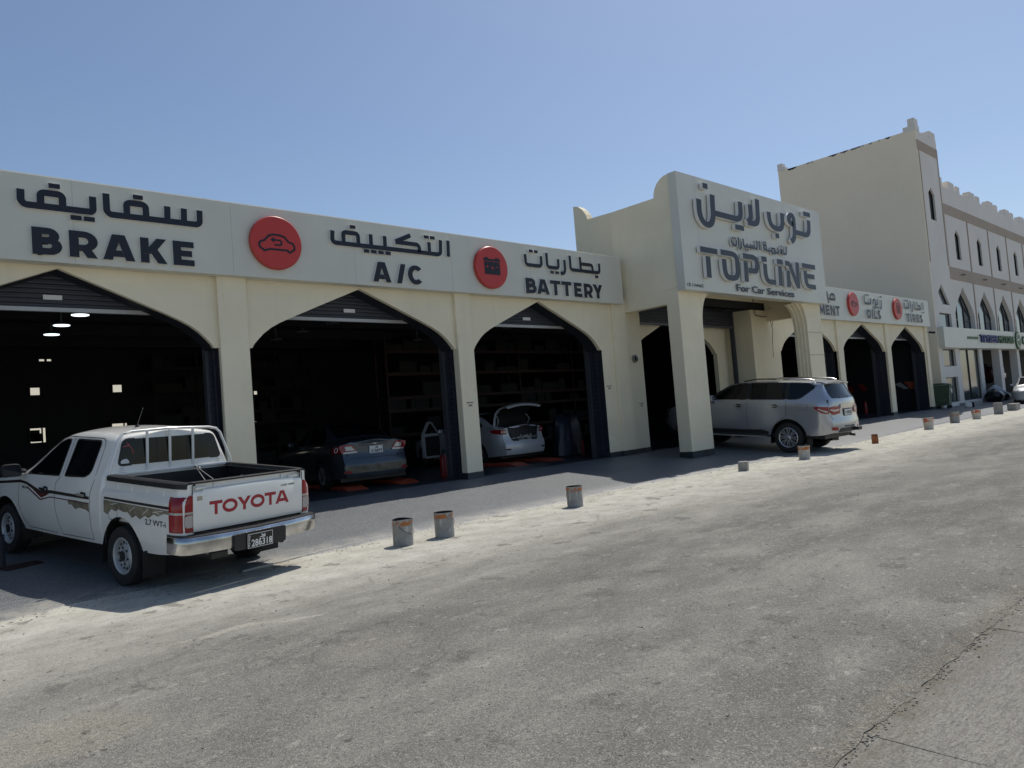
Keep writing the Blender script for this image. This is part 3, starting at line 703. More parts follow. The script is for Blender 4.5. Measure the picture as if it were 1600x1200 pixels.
for sgn, xc in ((1, 17.20), (-1, 23.36)):
    s = MB()                                           # rounded haunch filling the corner of the opening
    pts = [(xc, 3.75)] + [(xc + sgn * (.62 - .62 * math.cos(R(a))), 3.75 + .87 * math.sin(R(a))) for a in range(0, 91, 10)] + [(xc, 4.62)]
    if sgn < 0: pts = pts[::-1]
    s.prism(pts, XZ(10.86), 0, -.39); Pp(s, 'arch_haunch', M['cream'])
    for q, (dy, dx) in enumerate(((.10, .045), (.20, .09), (.30, .135))):      # stepped moulding on the reveal
        s = MB(); f_ = [(xc + sgn * dx, gz(11))] + [(xc + sgn * dx, 3.75)] + [(xc + sgn * (dx + .6 - .6 * math.cos(R(a))), 3.75 + .82 * math.sin(R(a)) - dx * .4) for a in range(0, 91, 10)]
        o_ = [(xc + sgn * .002, 4.6), (xc + sgn * .002, gz(11))]
        pts = f_ + [(xc + sgn * .002, f_[-1][1])] + [(xc + sgn * .002, gz(11))]
        if sgn < 0: pts = pts[::-1]
        s.prism(pts, XZ(10.86 + dy), 0, -.095); Pp(s, 'reveal_step', M['cream'])
s = MB(); s.box(16.16, 24.42, 10.86, 11.25, 4.622, 7.12); Pp(s, 'front_wall', M['cream'])
# side walls with lintel, step and curled ends
def side_profile(y0, y1):
    return [(y0, 4.24), (y1, 4.24), (y1, 7.14), (y0, 7.14)]
for xa, xb in ((16.16, 16.42), (24.16, 24.42)):
    YZ = lambda u, v, w, xa=xa: (xa + w, u, v)
    front_curl = [(11.25, 4.24), (12.90, 4.24), (12.90, 7.14), (11.37, 7.14)] + [(11.37 - .5 * (1 - math.cos(R(a))), 7.14 + .52 * math.sin(R(a))) for a in range(15, 91, 15)] + [(10.865, 7.66), (10.865, 7.121), (11.25, 7.121)]
    s = MB(); s.prism(front_curl, YZ, 0, xb - xa); Pp(s, 'side_wall', M['cream'])
    d = .05 if xa < 20 else -.05
    back = [(12.902, 4.64), (14.3, 4.64), (14.3, 7.70)] + [(14.0 + .3 * math.cos(R(a)), 7.18 + .52 * math.sin(R(a))) for a in range(90, 0, -15)][0:0] + [(14.12, 7.66), (13.95, 7.52), (13.84, 7.36), (13.78, 7.19), (12.902, 7.16)]
    s = MB(); s.prism(back, lambda u, v, w, xa=xa, d=d: (xa + d + w, u, v), 0, xb - xa); Pp(s, 'rear_side_wall', M['cream'])
s = MB(); s.box(16.42, 24.16, 14.0, 14.28, 4.92, 7.14); Pp(s, 'rear_wall', M['cream'])
s = MB(); s.box(16.42, 24.16, 11.25, 14.0, 5.22, 5.4); Pp(s, 'ceiling', M['cream'])
s = MB(); s.box(16.44, 24.14, 12.727, 12.9, 4.625, 5.22); Pp(s, 'lintel', M['cream'])
# sign panel
s = MB(); s.box(16.13, 24.43, 10.60, 10.852, 4.53, 7.66); pn = Pp(s, 'sign_panel', M['panel'], bevel=.006)
for xx in (16.98, 19.5, 21.95): Pk(MB().box(xx, xx + .005, 10.5985, 10.6, 4.54, 7.65), 'panel_joint', M['jointgrey'], pn)
# loose cables under the porch
def cable(name, pts, r=.012, label='', par=None):
    s = MB(); s.tube(pts, r, 6); o = s.build(name, M['wire'], None, smooth=60); return tag(o, label, 'cable', 'loose cables at the entrance porch')
cable('cable', [(23.2, 12.6, 5.0), (23.22, 12.6, 4.75), (23.25, 12.6, 4.5), (23.3, 12.61, 4.42), (23.8, 12.61, 4.38), (24.05, 12.6, 4.40)], .014, 'short dark cable bent along the wall under the porch ceiling')
cable('cable', [(24.30, 12.62, 5.1), (24.26, 12.58, 4.8), (24.33, 12.55, 4.5), (24.24, 12.57, 4.2), (24.32, 12.56, 3.95), (24.26, 12.58, 3.6), (24.28, 12.6, 3.3), (24.25, 12.6, 2.95)], .010, 'long thin cable hanging down the wall beside the right arch of the porch')
cable('cable', [(24.1, 12.5, 4.72), (24.22, 12.52, 4.62), (24.3, 12.54, 4.4), (24.36, 12.56, 4.15), (24.3, 12.58, 4.05)], .009, 'frayed cable looping out from the porch wall above the hanging one')
# round wall lamp beside the entrance, sockets, camera
L = tag(empty('wall_lamp', (16.5, YW, 2.95)), 'small round bulkhead lamp on the wall left of the entrance', 'lamp')
s = MB(); s.lathe([(.11, 0), (.11, -.05), (.085, -.07)], 20, axis='Y'); s.build('lamp_body', M['pipe'], L, smooth=40)
s = MB(); s.lathe([(.075, -.06), (.065, -.10), (.0, -.115)], 20, axis='Y'); s.build('lamp_glass', M['glass'], L, smooth=40)
for (x, y, z, lb) in ((10.33, YP, 1.92, 'pair of tiny labels on the pilaster between the second and third bays'), (15.3, YW, 2.15, 'pair of tiny labels on the wall right of the third bay'), (16.65, YW, 1.62, 'pair of tiny labels on the wall left of the entrance')):
    s = MB(); s.box(x - .10, x + .10, y - .006, y - .0005, z + .05, z + .075); s.box(x - .04, x + .06, y - .006, y - .0005, z - .02, z + .02)
    tag(s.build('wall_label', M['pipe']), lb, 'label', 'small labels on the pilasters')
L = tag(empty('security_camera', (40.3, 12.66, 4.22)), 'small dark security camera below the right end of the fascia', 'camera')
s = MB(); s.box(-.04, .04, -.12, 0, -.02, .03); s.build('bracket', M['plate_w'], L)
s = MB(); s.tube([(0, -.10, -.05), (.16, -.34, -.10)], .055, 12); s.build('camera_body', M['black'], L, smooth=40)

# ================================================================ SIGN LETTERING
def glyph(ch, w, h, t):
    """pen strokes of a bold sans capital in a w x h box"""
    a = t / 2; S = []
    def bowl(x0, y0, y1, xr):          # from stem out to xr and back
        r = (y1 - y0) / 2; return [(x0, y1)] + arc(xr - r * .95, y0 + r, r * .95, r, 90, -90, 10) + [(x0, y0)]
    if ch == 'B': S = [[(a, 0), (a, h)], bowl(a, h * .53 - a * .0, h - a, w * .92 - a), bowl(a, a, h * .53, w - a)]
    elif ch in 'RP':
        S = [[(a, 0), (a, h)], bowl(a, h * (.36 if ch == 'R' else .34), h - a, w - a)]
    elif ch == 'A': S = [[(w * .24, h * .26), (w * .76, h * .26)]]
    elif ch == 'K': S = [[(a, 0), (a, h)]]
    elif ch == 'E': S = [[(w, h - a), (a, h - a), (a, a), (w, a)], [(a, h / 2), (w * .9, h / 2)]]
    elif ch == 'L': S = [[(a, h), (a, a), (w, a)]]
    elif ch == 'T': S = [[(0, h - a), (w, h - a)], [(w / 2, h - a), (w / 2, 0)]]
    elif ch == 'I': S = [[(w / 2, 0), (w / 2, h)]]
    elif ch == 'Y': S = [[(w / 2, h * .46), (w / 2, 0)]]
    elif ch == 'N': S = [[(a, 0), (a, h)], [(w - a, 0), (w - a, h)]]
    elif ch == 'M': S = [[(a, 0), (a, h)], [(w - a, 0), (w - a, h)]]
    elif ch == 'O': S = [arc(w / 2, h / 2, w / 2 - a, h / 2 - a, 0, 360, 26)]
    elif ch == 'C': S = [arc(w / 2 + a * .3, h / 2, w / 2 - a * .8, h / 2 - a, 42, 318, 20)]
    elif ch == 'G': S = [arc(w / 2 + a * .3, h / 2, w / 2 - a * .8, h / 2 - a, 42, 345, 20), [(w - a, h * .2), (w - a, h * .48), (w * .6, h * .48)]]
    elif ch == 'S': S = [arc(w / 2, h * .735, w / 2 - a, h * .265 - a, 30, 270, 12) + arc(w / 2, h * .265, w / 2 - a, h * .265 - a, 90, -150, 12)]
    return S
def glyph_diag(ch, w, h, t):
    """slanted strokes with level ends: (x0, z0, x1, z1)"""
    hw = lambda dx, dz: t / 2 * math.hypot(dx, dz) / abs(dz)
    if ch == 'A':
        k = hw(w / 2, h) ; return [(k, 0, w / 2 - k * .35, h), (w - k, 0, w / 2 + k * .35, h)]
    if ch == 'R': k = hw(w * .4, h * .4); return [(w * .52, h * .40, w - k, 0)]
    if ch == 'K': k = hw(w * .6, h * .6); return [(t * .9, h * .36, w - k, h), (w * .44, h * .58, w - k * .95, 0)]
    if ch == 'Y': k = hw(w / 2, h * .55); return [(k, h, w / 2, h * .40), (w - k, h, w / 2, h * .40)]
    if ch == 'N': k = hw(w * .6, h); return [(k, h, w - k, 0)]
    if ch == 'M': k = hw(w * .4, h * .75); return [(k, h, w / 2, h * .22), (w - k, h, w / 2, h * .22)]
    if ch == '/': k = hw(w * .5, h); return [(k, 0, w - k, h)]
    return []
def diag(mb, d, t, fn, w0, w1, ku=1.0, mf=0, ms=1):
    x0, z0, x1, z1 = d; k = t / 2 * math.hypot((x1 - x0) * ku, z1 - z0) / abs(z1 - z0) / ku
    p = [(x0 - k, z0), (x0 + k, z0), (x1 + k, z1), (x1 - k, z1)]
    if z1 < z0: p = p[::-1]
    mb.prism(p, fn, w1, w0, mf, ms)
def round_line(pts, r, n=4):
    if len(pts) < 3 or is_closed(pts): return pts
    out = [pts[0]]
    for a, p, b in zip(pts, pts[1:], pts[2:]):
        a, p, b = Vector(a), Vector(p), Vector(b); d1, d2 = a - p, b - p; q = min(r, d1.length * .49, d2.length * .49)
        A = p + d1.normalized() * q; B_ = p + d2.normalized() * q
        for k in range(n + 1): t_ = k / n; out.append(tuple((1 - t_) ** 2 * A + 2 * t_ * (1 - t_) * p + t_ * t_ * B_))
    out.append(pts[-1]); return out
def is_closed(p): return abs(p[0][0] - p[-1][0]) < 1e-6 and abs(p[0][1] - p[-1][1]) < 1e-6 and len(p) > 3
def glyph_mesh(ch, x, z, w, h, t, y, depth, back=0.0):
    mb = MB()
    KX = .78; t2 = t * KX + .012
    for k, p in enumerate(glyph(ch, w * KX, h, t2)):
        stroke(mb, [(x + u / KX, z + v) for u, v in p], t2, XZ(y), back, depth + .0006 * k, KX, is_closed(p))
    for k, d in enumerate(glyph_diag(ch, w * KX, h, t2)):
        diag(mb, (x + d[0] / KX, z + d[1], x + d[2] / KX, z + d[3]), t2, XZ(y), back, depth + .0024 + .0006 * k, KX)
    return mb
def sign(name, label, cat, loc, group=None):
    o = empty(name, loc); o['_o'] = 1; del o['_o']; return tag(o, label, cat, group)
def put(mb, name, mats, root, **kw):
    o = mb.build(name, mats, root, fix=False, **kw); o.location = -root.location; return o
def pen(root, polys, dots, t, y, depth, mats, ku=1.0, dot=(.12, .09), name='letter', back=0.0):
    """arabic word: each connected pen path is a piece of its own, dots too"""
    for k, p in enumerate(polys):
        mb = MB(); stroke(mb, round_line(p, t * 1.0), t, XZ(y), back, depth + .0007 * (k % 5), ku, is_closed(p)); put(mb, name, mats, root)
    for k, (u, v) in enumerate(dots):
        mb = MB(); mb.prism([(u - dot[0] / 2, v - dot[1] / 2), (u + dot[0] / 2, v - dot[1] / 2), (u + dot[0] / 2, v + dot[1] / 2), (u - dot[0] / 2, v + dot[1] / 2)], XZ(y), depth + .004, back, 0, 1); put(mb, 'dot', mats, root)
FY = 12.4985
INK = [M['ink'], M['return']]; INK2 = [M['ink2'], M['return']]
def latin(root, items, z, h, t, y=FY, depth=.05, mats=None):
    for ch, x, w in items: put(glyph_mesh(ch, x, z, w, h, t, y, depth), 'letter', mats or INK, root)

s1 = sign('fascia_lettering', 'navy BRAKE lettering with its Arabic word on the left fascia', 'sign', (3.2, 12.5, 4.5))
pen(s1, [[(1.99, 5.50), (1.985, 5.33), (2.03, 5.275), (2.9, 5.275), (2.93, 5.31), (2.93, 5.52)],
         [(2.235, 5.30), (2.235, 5.45), (2.27, 5.485), (2.485, 5.485), (2.52, 5.45), (2.52, 5.30)],
         [(3.12, 5.60), (3.12, 5.32), (3.165, 5.27), (4.50, 5.27), (4.545, 5.31), (4.55, 5.52)],
         [(3.41, 5.30), (3.41, 5.46), (3.445, 5.495), (3.66, 5.495), (3.695, 5.46), (3.695, 5.30)],
         [(4.03, 5.52), (4.02, 5.28)], [(4.295, 5.52), (4.285, 5.28)]],
    [(2.42, 5.605), (3.585, 5.605), (2.69, 5.155), (2.87, 5.155)], .10, FY, .05, INK, dot=(.15, .075))
latin(s1, [('B', 2.10, .385), ('R', 2.58, .39), ('A', 3.03, .47), ('K', 3.58, .41), ('E', 4.08, .34)], 4.545, .41, .115)
s2 = sign('fascia_lettering', 'navy A/C lettering with its Arabic word on the left fascia', 'sign', (8.5, 12.5, 4.5))
pen(s2, [[(7.06, 5.47), (7.045, 5.28), (7.09, 5.235), (9.60, 5.235), (9.66, 5.275), (9.68, 5.56)],
         [(7.29, 5.25), (7.29, 5.43), (7.33, 5.465), (7.585, 5.465), (7.62, 5.43), (7.62, 5.25)],
         [(7.915, 5.49), (7.91, 5.25)], [(8.245, 5.49), (8.24, 5.25)],
         [(8.89, 5.575), (8.50, 5.40)], [(8.50, 5.395), (9.05, 5.395), (9.10, 5.35), (9.10, 5.24)], [(9.365, 5.48), (9.36, 5.24)], [(9.885, 5.57), (9.87, 5.21)]],
    [(7.51, 5.59), (7.79, 5.135), (7.96, 5.135), (8.13, 5.135), (8.30, 5.135), (9.30, 5.585), (9.46, 5.585)], .09, FY, .05, INK, dot=(.13, .07))
latin(s2, [('A', 7.90, .44), ('/', 8.47, .24), ('C', 8.75, .38)], 4.53, .41, .105)
s3 = sign('fascia_lettering', 'navy BATTERY lettering with its Arabic word beside the porch', 'sign', (13.6, 12.5, 4.5))
pen(s3, [[(12.23, 5.49), (12.23, 5.28), (12.28, 5.235), (12.71, 5.235), (12.765, 5.28), (12.77, 5.49)],
         [(12.97, 5.59), (12.97, 5.28), (13.02, 5.235), (13.33, 5.235), (13.375, 5.28), (13.38, 5.47)],
         [(13.61, 5.47), (13.61, 5.20), (13.56, 5.12), (13.43, 5.11)],
         [(13.82, 5.60), (13.82, 5.28), (13.87, 5.235), (14.90, 5.235), (14.955, 5.28), (14.96, 5.49)],
         [(14.21, 5.60), (14.21, 5.25)], [(14.21, 5.42), (14.64, 5.42), (14.68, 5.38), (14.68, 5.25)]],
    [(12.43, 5.585), (12.60, 5.585), (13.12, 5.115), (13.30, 5.115), (14.82, 5.12)], .09, FY, .05, INK, dot=(.13, .07))
latin(s3, [('B', 12.17, .36), ('A', 12.54, .44), ('T', 13.02, .37), ('T', 13.43, .37), ('E', 13.89, .30), ('R', 14.27, .35), ('Y', 14.62, .40)], 4.54, .37, .10)
s4 = sign('fascia_lettering', 'slate lettering ending in MENT just right of the porch', 'sign', (27.7, 12.5, 4.5))
xs_ = 25.72
for ch, w in (('A', .44), ('L', .32), ('I', .18), ('G', .44), ('N', .42), ('M', .50), ('E', .34), ('N', .42), ('T', .40)):
    put(glyph_mesh(ch, xs_, 4.60, w, .40, .11, FY, .06), 'letter', INK2, s4); xs_ += w + .075
pen(s4, [[(28.74, 5.55), (28.74, 5.30), (28.80, 5.25), (29.42, 5.25)], [(29.0, 5.25), (29.0, 5.46), (29.40, 5.46), (29.42, 5.25)], [(27.0, 5.55), (27.0, 5.25), (28.2, 5.25), (28.2, 5.5)]], [(28.80, 5.13), (27.6, 5.12)], .10, FY, .06, INK2, dot=(.14, .08))
s5 = sign('fascia_lettering', 'slate OILS lettering with its Arabic word on the far fascia', 'sign', (33.3, 12.5, 4.5))
latin(s5, [('O', 32.45, .46), ('I', 32.99, .16), ('L', 33.25, .33), ('S', 33.64, .38)], 4.60, .40, .11, depth=.06, mats=INK2)
pen(s5, [[(32.35, 5.55), (32.35, 5.30), (32.41, 5.25), (32.95, 5.25), (33.0, 5.30), (33.0, 5.5)], [(33.25, 5.25), (33.25, 5.46), (33.5, 5.46), (33.5, 5.15), (33.3, 5.05)], [(33.5, 5.25), (33.78, 5.25), (33.8, 5.5)], [(34.2, 5.48), (34.18, 5.15), (34.0, 5.06)]], [(32.55, 5.62), (32.78, 5.62), (34.2, 5.62), (33.62, 5.12), (33.8, 5.12)], .10, FY, .06, INK2, dot=(.14, .08))
s6 = sign('fascia_lettering', 'slate TIRES lettering with its Arabic word at the end of the far fascia', 'sign', (38.2, 12.5, 4.5))
latin(s6, [('T', 37.12, .40), ('I', 37.60, .16), ('R', 37.88, .42), ('E', 38.40, .36), ('S', 38.86, .42)], 4.60, .39, .11, depth=.06, mats=INK2)
pen(s6, [[(37.0, 5.50), (37.0, 5.30), (37.06, 5.25), (37.5, 5.25), (37.55, 5.3), (37.55, 5.5)], [(37.8, 5.62), (37.8, 5.25)], [(38.05, 5.47), (38.05, 5.2), (37.92, 5.1)], [(38.3, 5.62), (38.3, 5.25), (39.1, 5.25), (39.1, 5.42), (38.72, 5.42), (38.72, 5.62)], [(39.5, 5.62), (39.5, 5.25)]], [(37.15, 5.6), (37.38, 5.6), (39.5, 5.12)], .10, FY, .06, INK2, dot=(.14, .08))
# ---- round red emblems
def disc(x, z, label, draw):
    d = tag(empty('round_emblem', (x, 12.5, z)), label, 'sign', 'round red emblems on the fascia')
    mb = MB(); mb.lathe([(.47, -.0005), (.49, -.012), (.49, -.085), (.475, -.10)], 56, 1, axis='Y', cap=False)
    n = len(mb.v); mb.face([(.475 * math.sin(2 * math.pi * k / 56), -.10, .475 * math.cos(2 * math.pi * k / 56)) for k in range(56)], 0)
    mb.build('disc', [M['red'], M['redside']], d, smooth=40)
    fn = lambda u, v, w: (u, -.1005 - w, v)
    ic = MB(); draw(ic, fn); ic.build('pictogram', M['ink'], d, fix=False)
def ic_car(ic, fn):
    S = lambda p, t=.034, k=0, c=False: stroke(ic, p, t, fn, 0, .006 + .0006 * k, 1, c, 0, 0)
    S([(-.16, -.145), (-.20, -.145), (-.215, -.16), (-.25, -.165), (-.27, -.14), (-.30, -.13), (-.33, -.10), (-.335, -.03), (-.30, .0), (-.235, .02), (-.15, .115), (-.08, .14), (.06, .14), (.15, .115), (.225, .03), (.30, .01), (.335, -.04), (.335, -.10), (.30, -.13), (.27, -.14), (.25, -.165), (.215, -.16), (.20, -.13), (.14, -.13), (-.16, -.13)], .036)
    S([(-.09, .045), (.06, .045), (.09, .02), (.09, -.02), (.06, -.045), (-.05, -.045)], .03, 1)
    ic.prism([(-.12, .045), (-.05, .095), (-.05, -.005)], fn, .008, 0)
def ic_bat(ic, fn):
    ic.prism([(-.235, -.17), (.235, -.17), (.235, .125), (-.235, .125)], fn, .006, 0,
             holes=[[(-.02, -.11), (.05, -.0), (.01, .0), (.045, .075), (-.045, -.03), (.0, -.03)], [(-.185, .02), (-.185, .0), (-.155, .0), (-.155, -.03), (-.135, -.03), (-.135, 0), (-.105, 0), (-.105, .02), (-.135, .02), (-.135, .05), (-.155, .05), (-.155, .02)][::-1], [(.105, .0), (.185, .0), (.185, .02), (.105, .02)]])
    ic.prism([(-.255, .14), (.255, .14), (.255, .19), (-.255, .19)], fn, .006, 0)
    for x in (-.16, .16): ic.prism([(x - .06, .19), (x + .06, .19), (x + .045, .225), (x - .045, .225)], fn, .0065, 0)
def ic_oil(ic, fn):
    S = lambda p, t=.04, k=0: stroke(ic, p, t, fn, 0, .006 + .0006 * k, 1, False, 0, 0)
    S([(-.16, .06), (-.16, -.10), (.12, -.10), (.30, .08), (.20, .06), (.10, .0), (.04, .06), (-.16, .06), (-.28, .08), (-.28, .0), (-.16, -.04)])
    S([(-.06, .06), (-.06, .12)], .05, 1); S([(-.12, .12), (.0, .12)], .035, 2); S([(.30, .0), (.30, -.05)], .04, 3)
def ic_tyre(ic, fn):
    for k in range(4): stroke(ic, [(-.14, -.20 + k * .10), (0, -.17 + k * .10), (.14, -.20 + k * .10)], .035, fn, 0, .006 + .0006 * k, 1, False, 0, 0)
    stroke(ic, [(-.18, -.22), (-.18, .18), (-.12, .25), (.12, .25), (.18, .18), (.18, -.22)], .04, fn, 0, .0092, 1, False, 0, 0)
    stroke(ic, [(0, -.22), (0, .2)], .03, fn, 0, .010, 1, False, 0, 0)
disc(5.885, 5.095, 'round red emblem with a car outline, left of the A/C lettering', ic_car)
disc(11.09, 5.065, 'round red emblem with a car battery, left of the BATTERY lettering', ic_bat)
disc(31.15, 5.15, 'round red emblem with an oil can, left of the OILS lettering', ic_oil)
disc(36.06, 5.15, 'round red emblem with a tyre, left of the TIRES lettering', ic_tyre)
# ---- porch panel
PY = 10.5985
KU = .68
t1 = sign('panel_lettering', 'big raised slate Arabic name across the top of the porch panel', 'sign', (20.2, 10.6, 6.3))
pen(t1, [[(16.93, 6.99), (16.91, 6.68), (16.95, 6.50), (17.08, 6.36), (17.30, 6.32), (17.48, 6.40), (17.575, 6.58), (17.62, 7.21)],
         [(17.58, 6.705), (18.85, 6.685), (19.0, 6.75), (19.06, 6.86), (19.08, 7.22)],
         [(19.64, 7.22), (19.62, 6.80), (19.42, 6.67)], [(19.40, 6.665), (19.80, 6.665), (19.96, 6.72), (20.03, 6.84), (20.07, 7.44)],
         [(20.72, 7.15), (20.72, 6.92), (20.80, 6.76), (21.0, 6.685), (21.32, 6.685), (21.47, 6.76), (21.54, 6.88), (21.56, 7.22)],
         [(22.27, 6.965), (22.06, 6.965), (21.98, 7.05), (22.0, 7.16), (22.10, 7.235), (22.24, 7.235), (22.32, 7.15), (22.29, 6.62), (22.18, 6.45), (22.02, 6.37)],
         [(22.27, 6.715), (23.1, 6.70), (23.25, 6.76), (23.33, 6.88), (23.36, 7.22)]],
    [(17.30, 7.40), (18.80, 6.45), (19.04, 6.45), (21.12, 6.46), (23.14, 7.405), (23.38, 7.405)], .165, PY, .12, INK2, KU, dot=(.24, .15), back=.02)
t2 = sign('panel_lettering', 'small raised Arabic line between the two large names on the porch panel', 'sign', (20.2, 10.6, 5.9))
pen(t2, [[(18.51, 6.08), (18.51, 5.96), (18.56, 5.92), (18.70, 5.92), (18.75, 5.96), (18.76, 6.08)], [(18.89, 6.18), (18.88, 5.91)], [(19.02, 6.06), (19.0, 5.89), (18.9, 5.83)],
         [(19.15, 6.17), (19.14, 5.945), (19.91, 5.945), (19.92, 6.19)], [(19.34, 6.04), (19.34, 5.95)], [(19.52, 6.04), (19.51, 5.95)], [(19.63, 6.04), (19.63, 5.95)], [(19.76, 6.05), (19.75, 5.95)], [(20.06, 6.2), (20.05, 5.93)],
         [(20.31, 6.11), (20.46, 6.11), (20.46, 5.97), (20.31, 5.97), (20.31, 6.11)], [(20.46, 5.95), (20.80, 5.95)], [(20.79, 6.05), (20.94, 6.05), (20.94, 5.90), (20.79, 5.90), (20.79, 6.05)], [(20.94, 5.93), (21.22, 5.95), (21.15, 6.09)],
         [(21.31, 6.07), (21.48, 6.05), (21.30, 5.95), (21.70, 5.95), (21.73, 6.20)]],
    [(18.58, 6.13), (18.69, 6.13), (19.24, 5.85), (19.35, 5.85), (20.34, 6.19), (20.45, 6.19), (21.42, 6.17)], .062, PY, .07, INK2, .8, dot=(.075, .055), back=.02)
t3 = sign('panel_lettering', 'big raised slate Latin wordmark with cut letters on the porch panel', 'sign', (20.2, 10.6, 4.9))
TL = {'T': [[(16.78, 5.625), (17.62, 5.625)], [(17.13, 5.46), (17.11, 4.88)]],
      'O': [[(17.78, 5.64), (18.40, 5.64), (18.55, 5.60), (18.62, 5.50), (18.60, 5.10), (18.52, 4.99), (18.36, 4.95), (18.10, 4.95), (17.98, 5.01), (17.93, 5.14), (17.93, 5.46)]],
      'P': [[(18.96, 5.645), (19.56, 5.645), (19.69, 5.60), (19.73, 5.52), (19.71, 5.34), (19.62, 5.245), (19.20, 5.235)], [(19.08, 5.50), (19.05, 4.90)]],
      'L': [[(20.01, 5.655), (20.33, 5.655)], [(20.19, 5.52), (20.18, 5.20), (20.23, 5.05), (20.36, 4.99), (20.77, 4.99)]],
      'I': [[(20.94, 5.655), (21.31, 5.655)], [(21.10, 5.52), (21.06, 4.91)]],
      'N': [[(21.46, 5.65), (21.73, 5.65), (22.16, 4.97)], [(21.61, 5.42), (21.57, 4.90)], [(22.25, 5.735), (22.20, 4.90)]],
      'E': [[(22.58, 5.67), (23.51, 5.67)], [(22.76, 5.51), (22.76, 5.22), (22.81, 5.07), (22.93, 5.01), (23.43, 5.01)], [(22.87, 5.345), (23.39, 5.345)]]}
for ch in 'TOPLINE':
    mb = MB()
    for k, p in enumerate(TL[ch]): stroke(mb, round_line(p, .1), .155, XZ(PY), .02, .12 + .0008 * k, .66)
    put(mb, 'letter', INK2, t3)
t4 = sign('panel_lettering', 'raised slate three word English line along the bottom of the porch panel', 'sign', (20.2, 10.6, 4.6))
x_ = 18.62
for w_, x0, x1 in (('For', 18.62, 19.33), ('Car', 19.47, 20.20), ('Services', 20.36, 22.05)):
    mb = MB(); add_text(mb, w_, XZ(PY), x0, 4.625, .285, .035, .012, .0035, x1 - x0); put(mb, 'word', M['ink2'], t4)
t5 = sign('panel_lettering', 'tiny registration number CR 114446/5 in the lower corner of the porch panel', 'sign', (16.6, 10.6, 4.6))
mb = MB(); add_text(mb, 'CR 114446/5', XZ(PY), 16.20, 4.62, .125, .004, .004, .0, .76); put(mb, 'word', M['ink'], t5)

# ================================================================ FAR THREE-STOREY BUILDING
FY0 = 12.66
fbz = FLOOR
ob_ = tag(empty('corner_building', (50, FY0, fbz)), 'three storey white and beige building with battlements and pointed windows', 'building')
def B_(mb, name, mats, parent=None, **kw):
    o = mb.build(name, mats, parent or ob_, **kw)
    if parent is None: o.location = (-50, -FY0, -fbz)
    return o
def rect(x0, x1, z0, z1): return [(x0, z0), (x1, z0), (x1, z1), (x0, z1)]
def pointed(c, w, z0, zs, zt): return [(c - w, z0), (c + w, z0), (c + w, zs), (c, zt), (c - w, zs)]
def ogee(c): return [(c - 1.72, 4.5), (c + 1.72, 4.5), (c + 1.72, 5.35), (c + 1.45, 5.75), (c + .85, 6.25), (c + .32, 6.62), (c, 6.92), (c - .32, 6.62), (c - .85, 6.25), (c - 1.45, 5.75), (c - 1.72, 5.35)]
def opening(poly, depth, glassmat, bars=(), y=FY0, frame=.05):
    """glass with a frame set back in a deep reveal"""
    g_ = MB(); g_.prism(poly, XZ(y + depth), 0, -.02); w = B_(g_, 'window', glassmat)
    f = MB(); L_ = list(poly)
    stroke(f, L_ + [L_[0]], frame * 2, XZ(y + depth - .001), 0, .04, 1, True, 0, 0)
    for k, p in enumerate(bars): stroke(f, p, frame, XZ(y + depth - .001), 0, .05 + .001 * k, 1, False, 0, 0)
    f.build('window_frame', M['dsteel'], w, fix=False); return w
XL, XT, XE = 41.8, 44.95, 88.0
centers = [47.05 + 4.16 * k for k in range(10)]
# beige flank
s = MB(); s.prism([(FY0, fbz - .3), (20.3, fbz - .3), (20.3, 15.0), (FY0, 15.0)], lambda u, v, w: (XL + w, u, v), 0, .118); B_(s, 'side_wall', M['beige'])
# tower face with its openings
tw = [rect(42.55, 44.45, 4.52, 5.28), [(43.15, 5.75), (44.45, 5.75), (43.35, 6.85), (42.72, 6.35)], pointed(43.30, .46, 10.3, 11.75, 12.08), rect(42.5, 44.5, 2.42, 3.34), rect(42.5, 44.5, .50, 1.84)]
s = MB(); s.prism([(XL + .12, fbz - .3), (XT, fbz - .3), (XT, 14.95), (XL + .12, 14.95)], XZ(FY0), 0, -.45, holes=[h[::-1] for h in tw]); B_(s, 'tower_wall', M['white'])
for h, gm, d in ((tw[0], 'skyglass', .15), (tw[1], 'skyglass', .15), (tw[2], 'glass', .13), (tw[3], 'shopglass', .16), (tw[4], 'shopglass', .16)): opening(h, d, M[gm])
s = MB(); s.box(XL - .012, XT + .012, FY0 - .02, FY0 - .0005, 13.92, 14.44); B_(s, 'cornice_band', M['band'])
for x in (XL + .14, XT - .12): 
    s = MB(); s.box(x, x + .10, FY0 - .025, FY0 - .0005, 7.95, 13.92); B_(s, 'corner_strip', M['band'])
s = MB(); s.box(XL + .13, XT, 13.12, 20.2, 14.4, 14.6); B_(s, 'tower_roof', M['band'])
s = MB(); s.box(XT - .3, XT, 13.12, 20.3, 12.0, 14.95); B_(s, 'tower_flank', M['beige'])
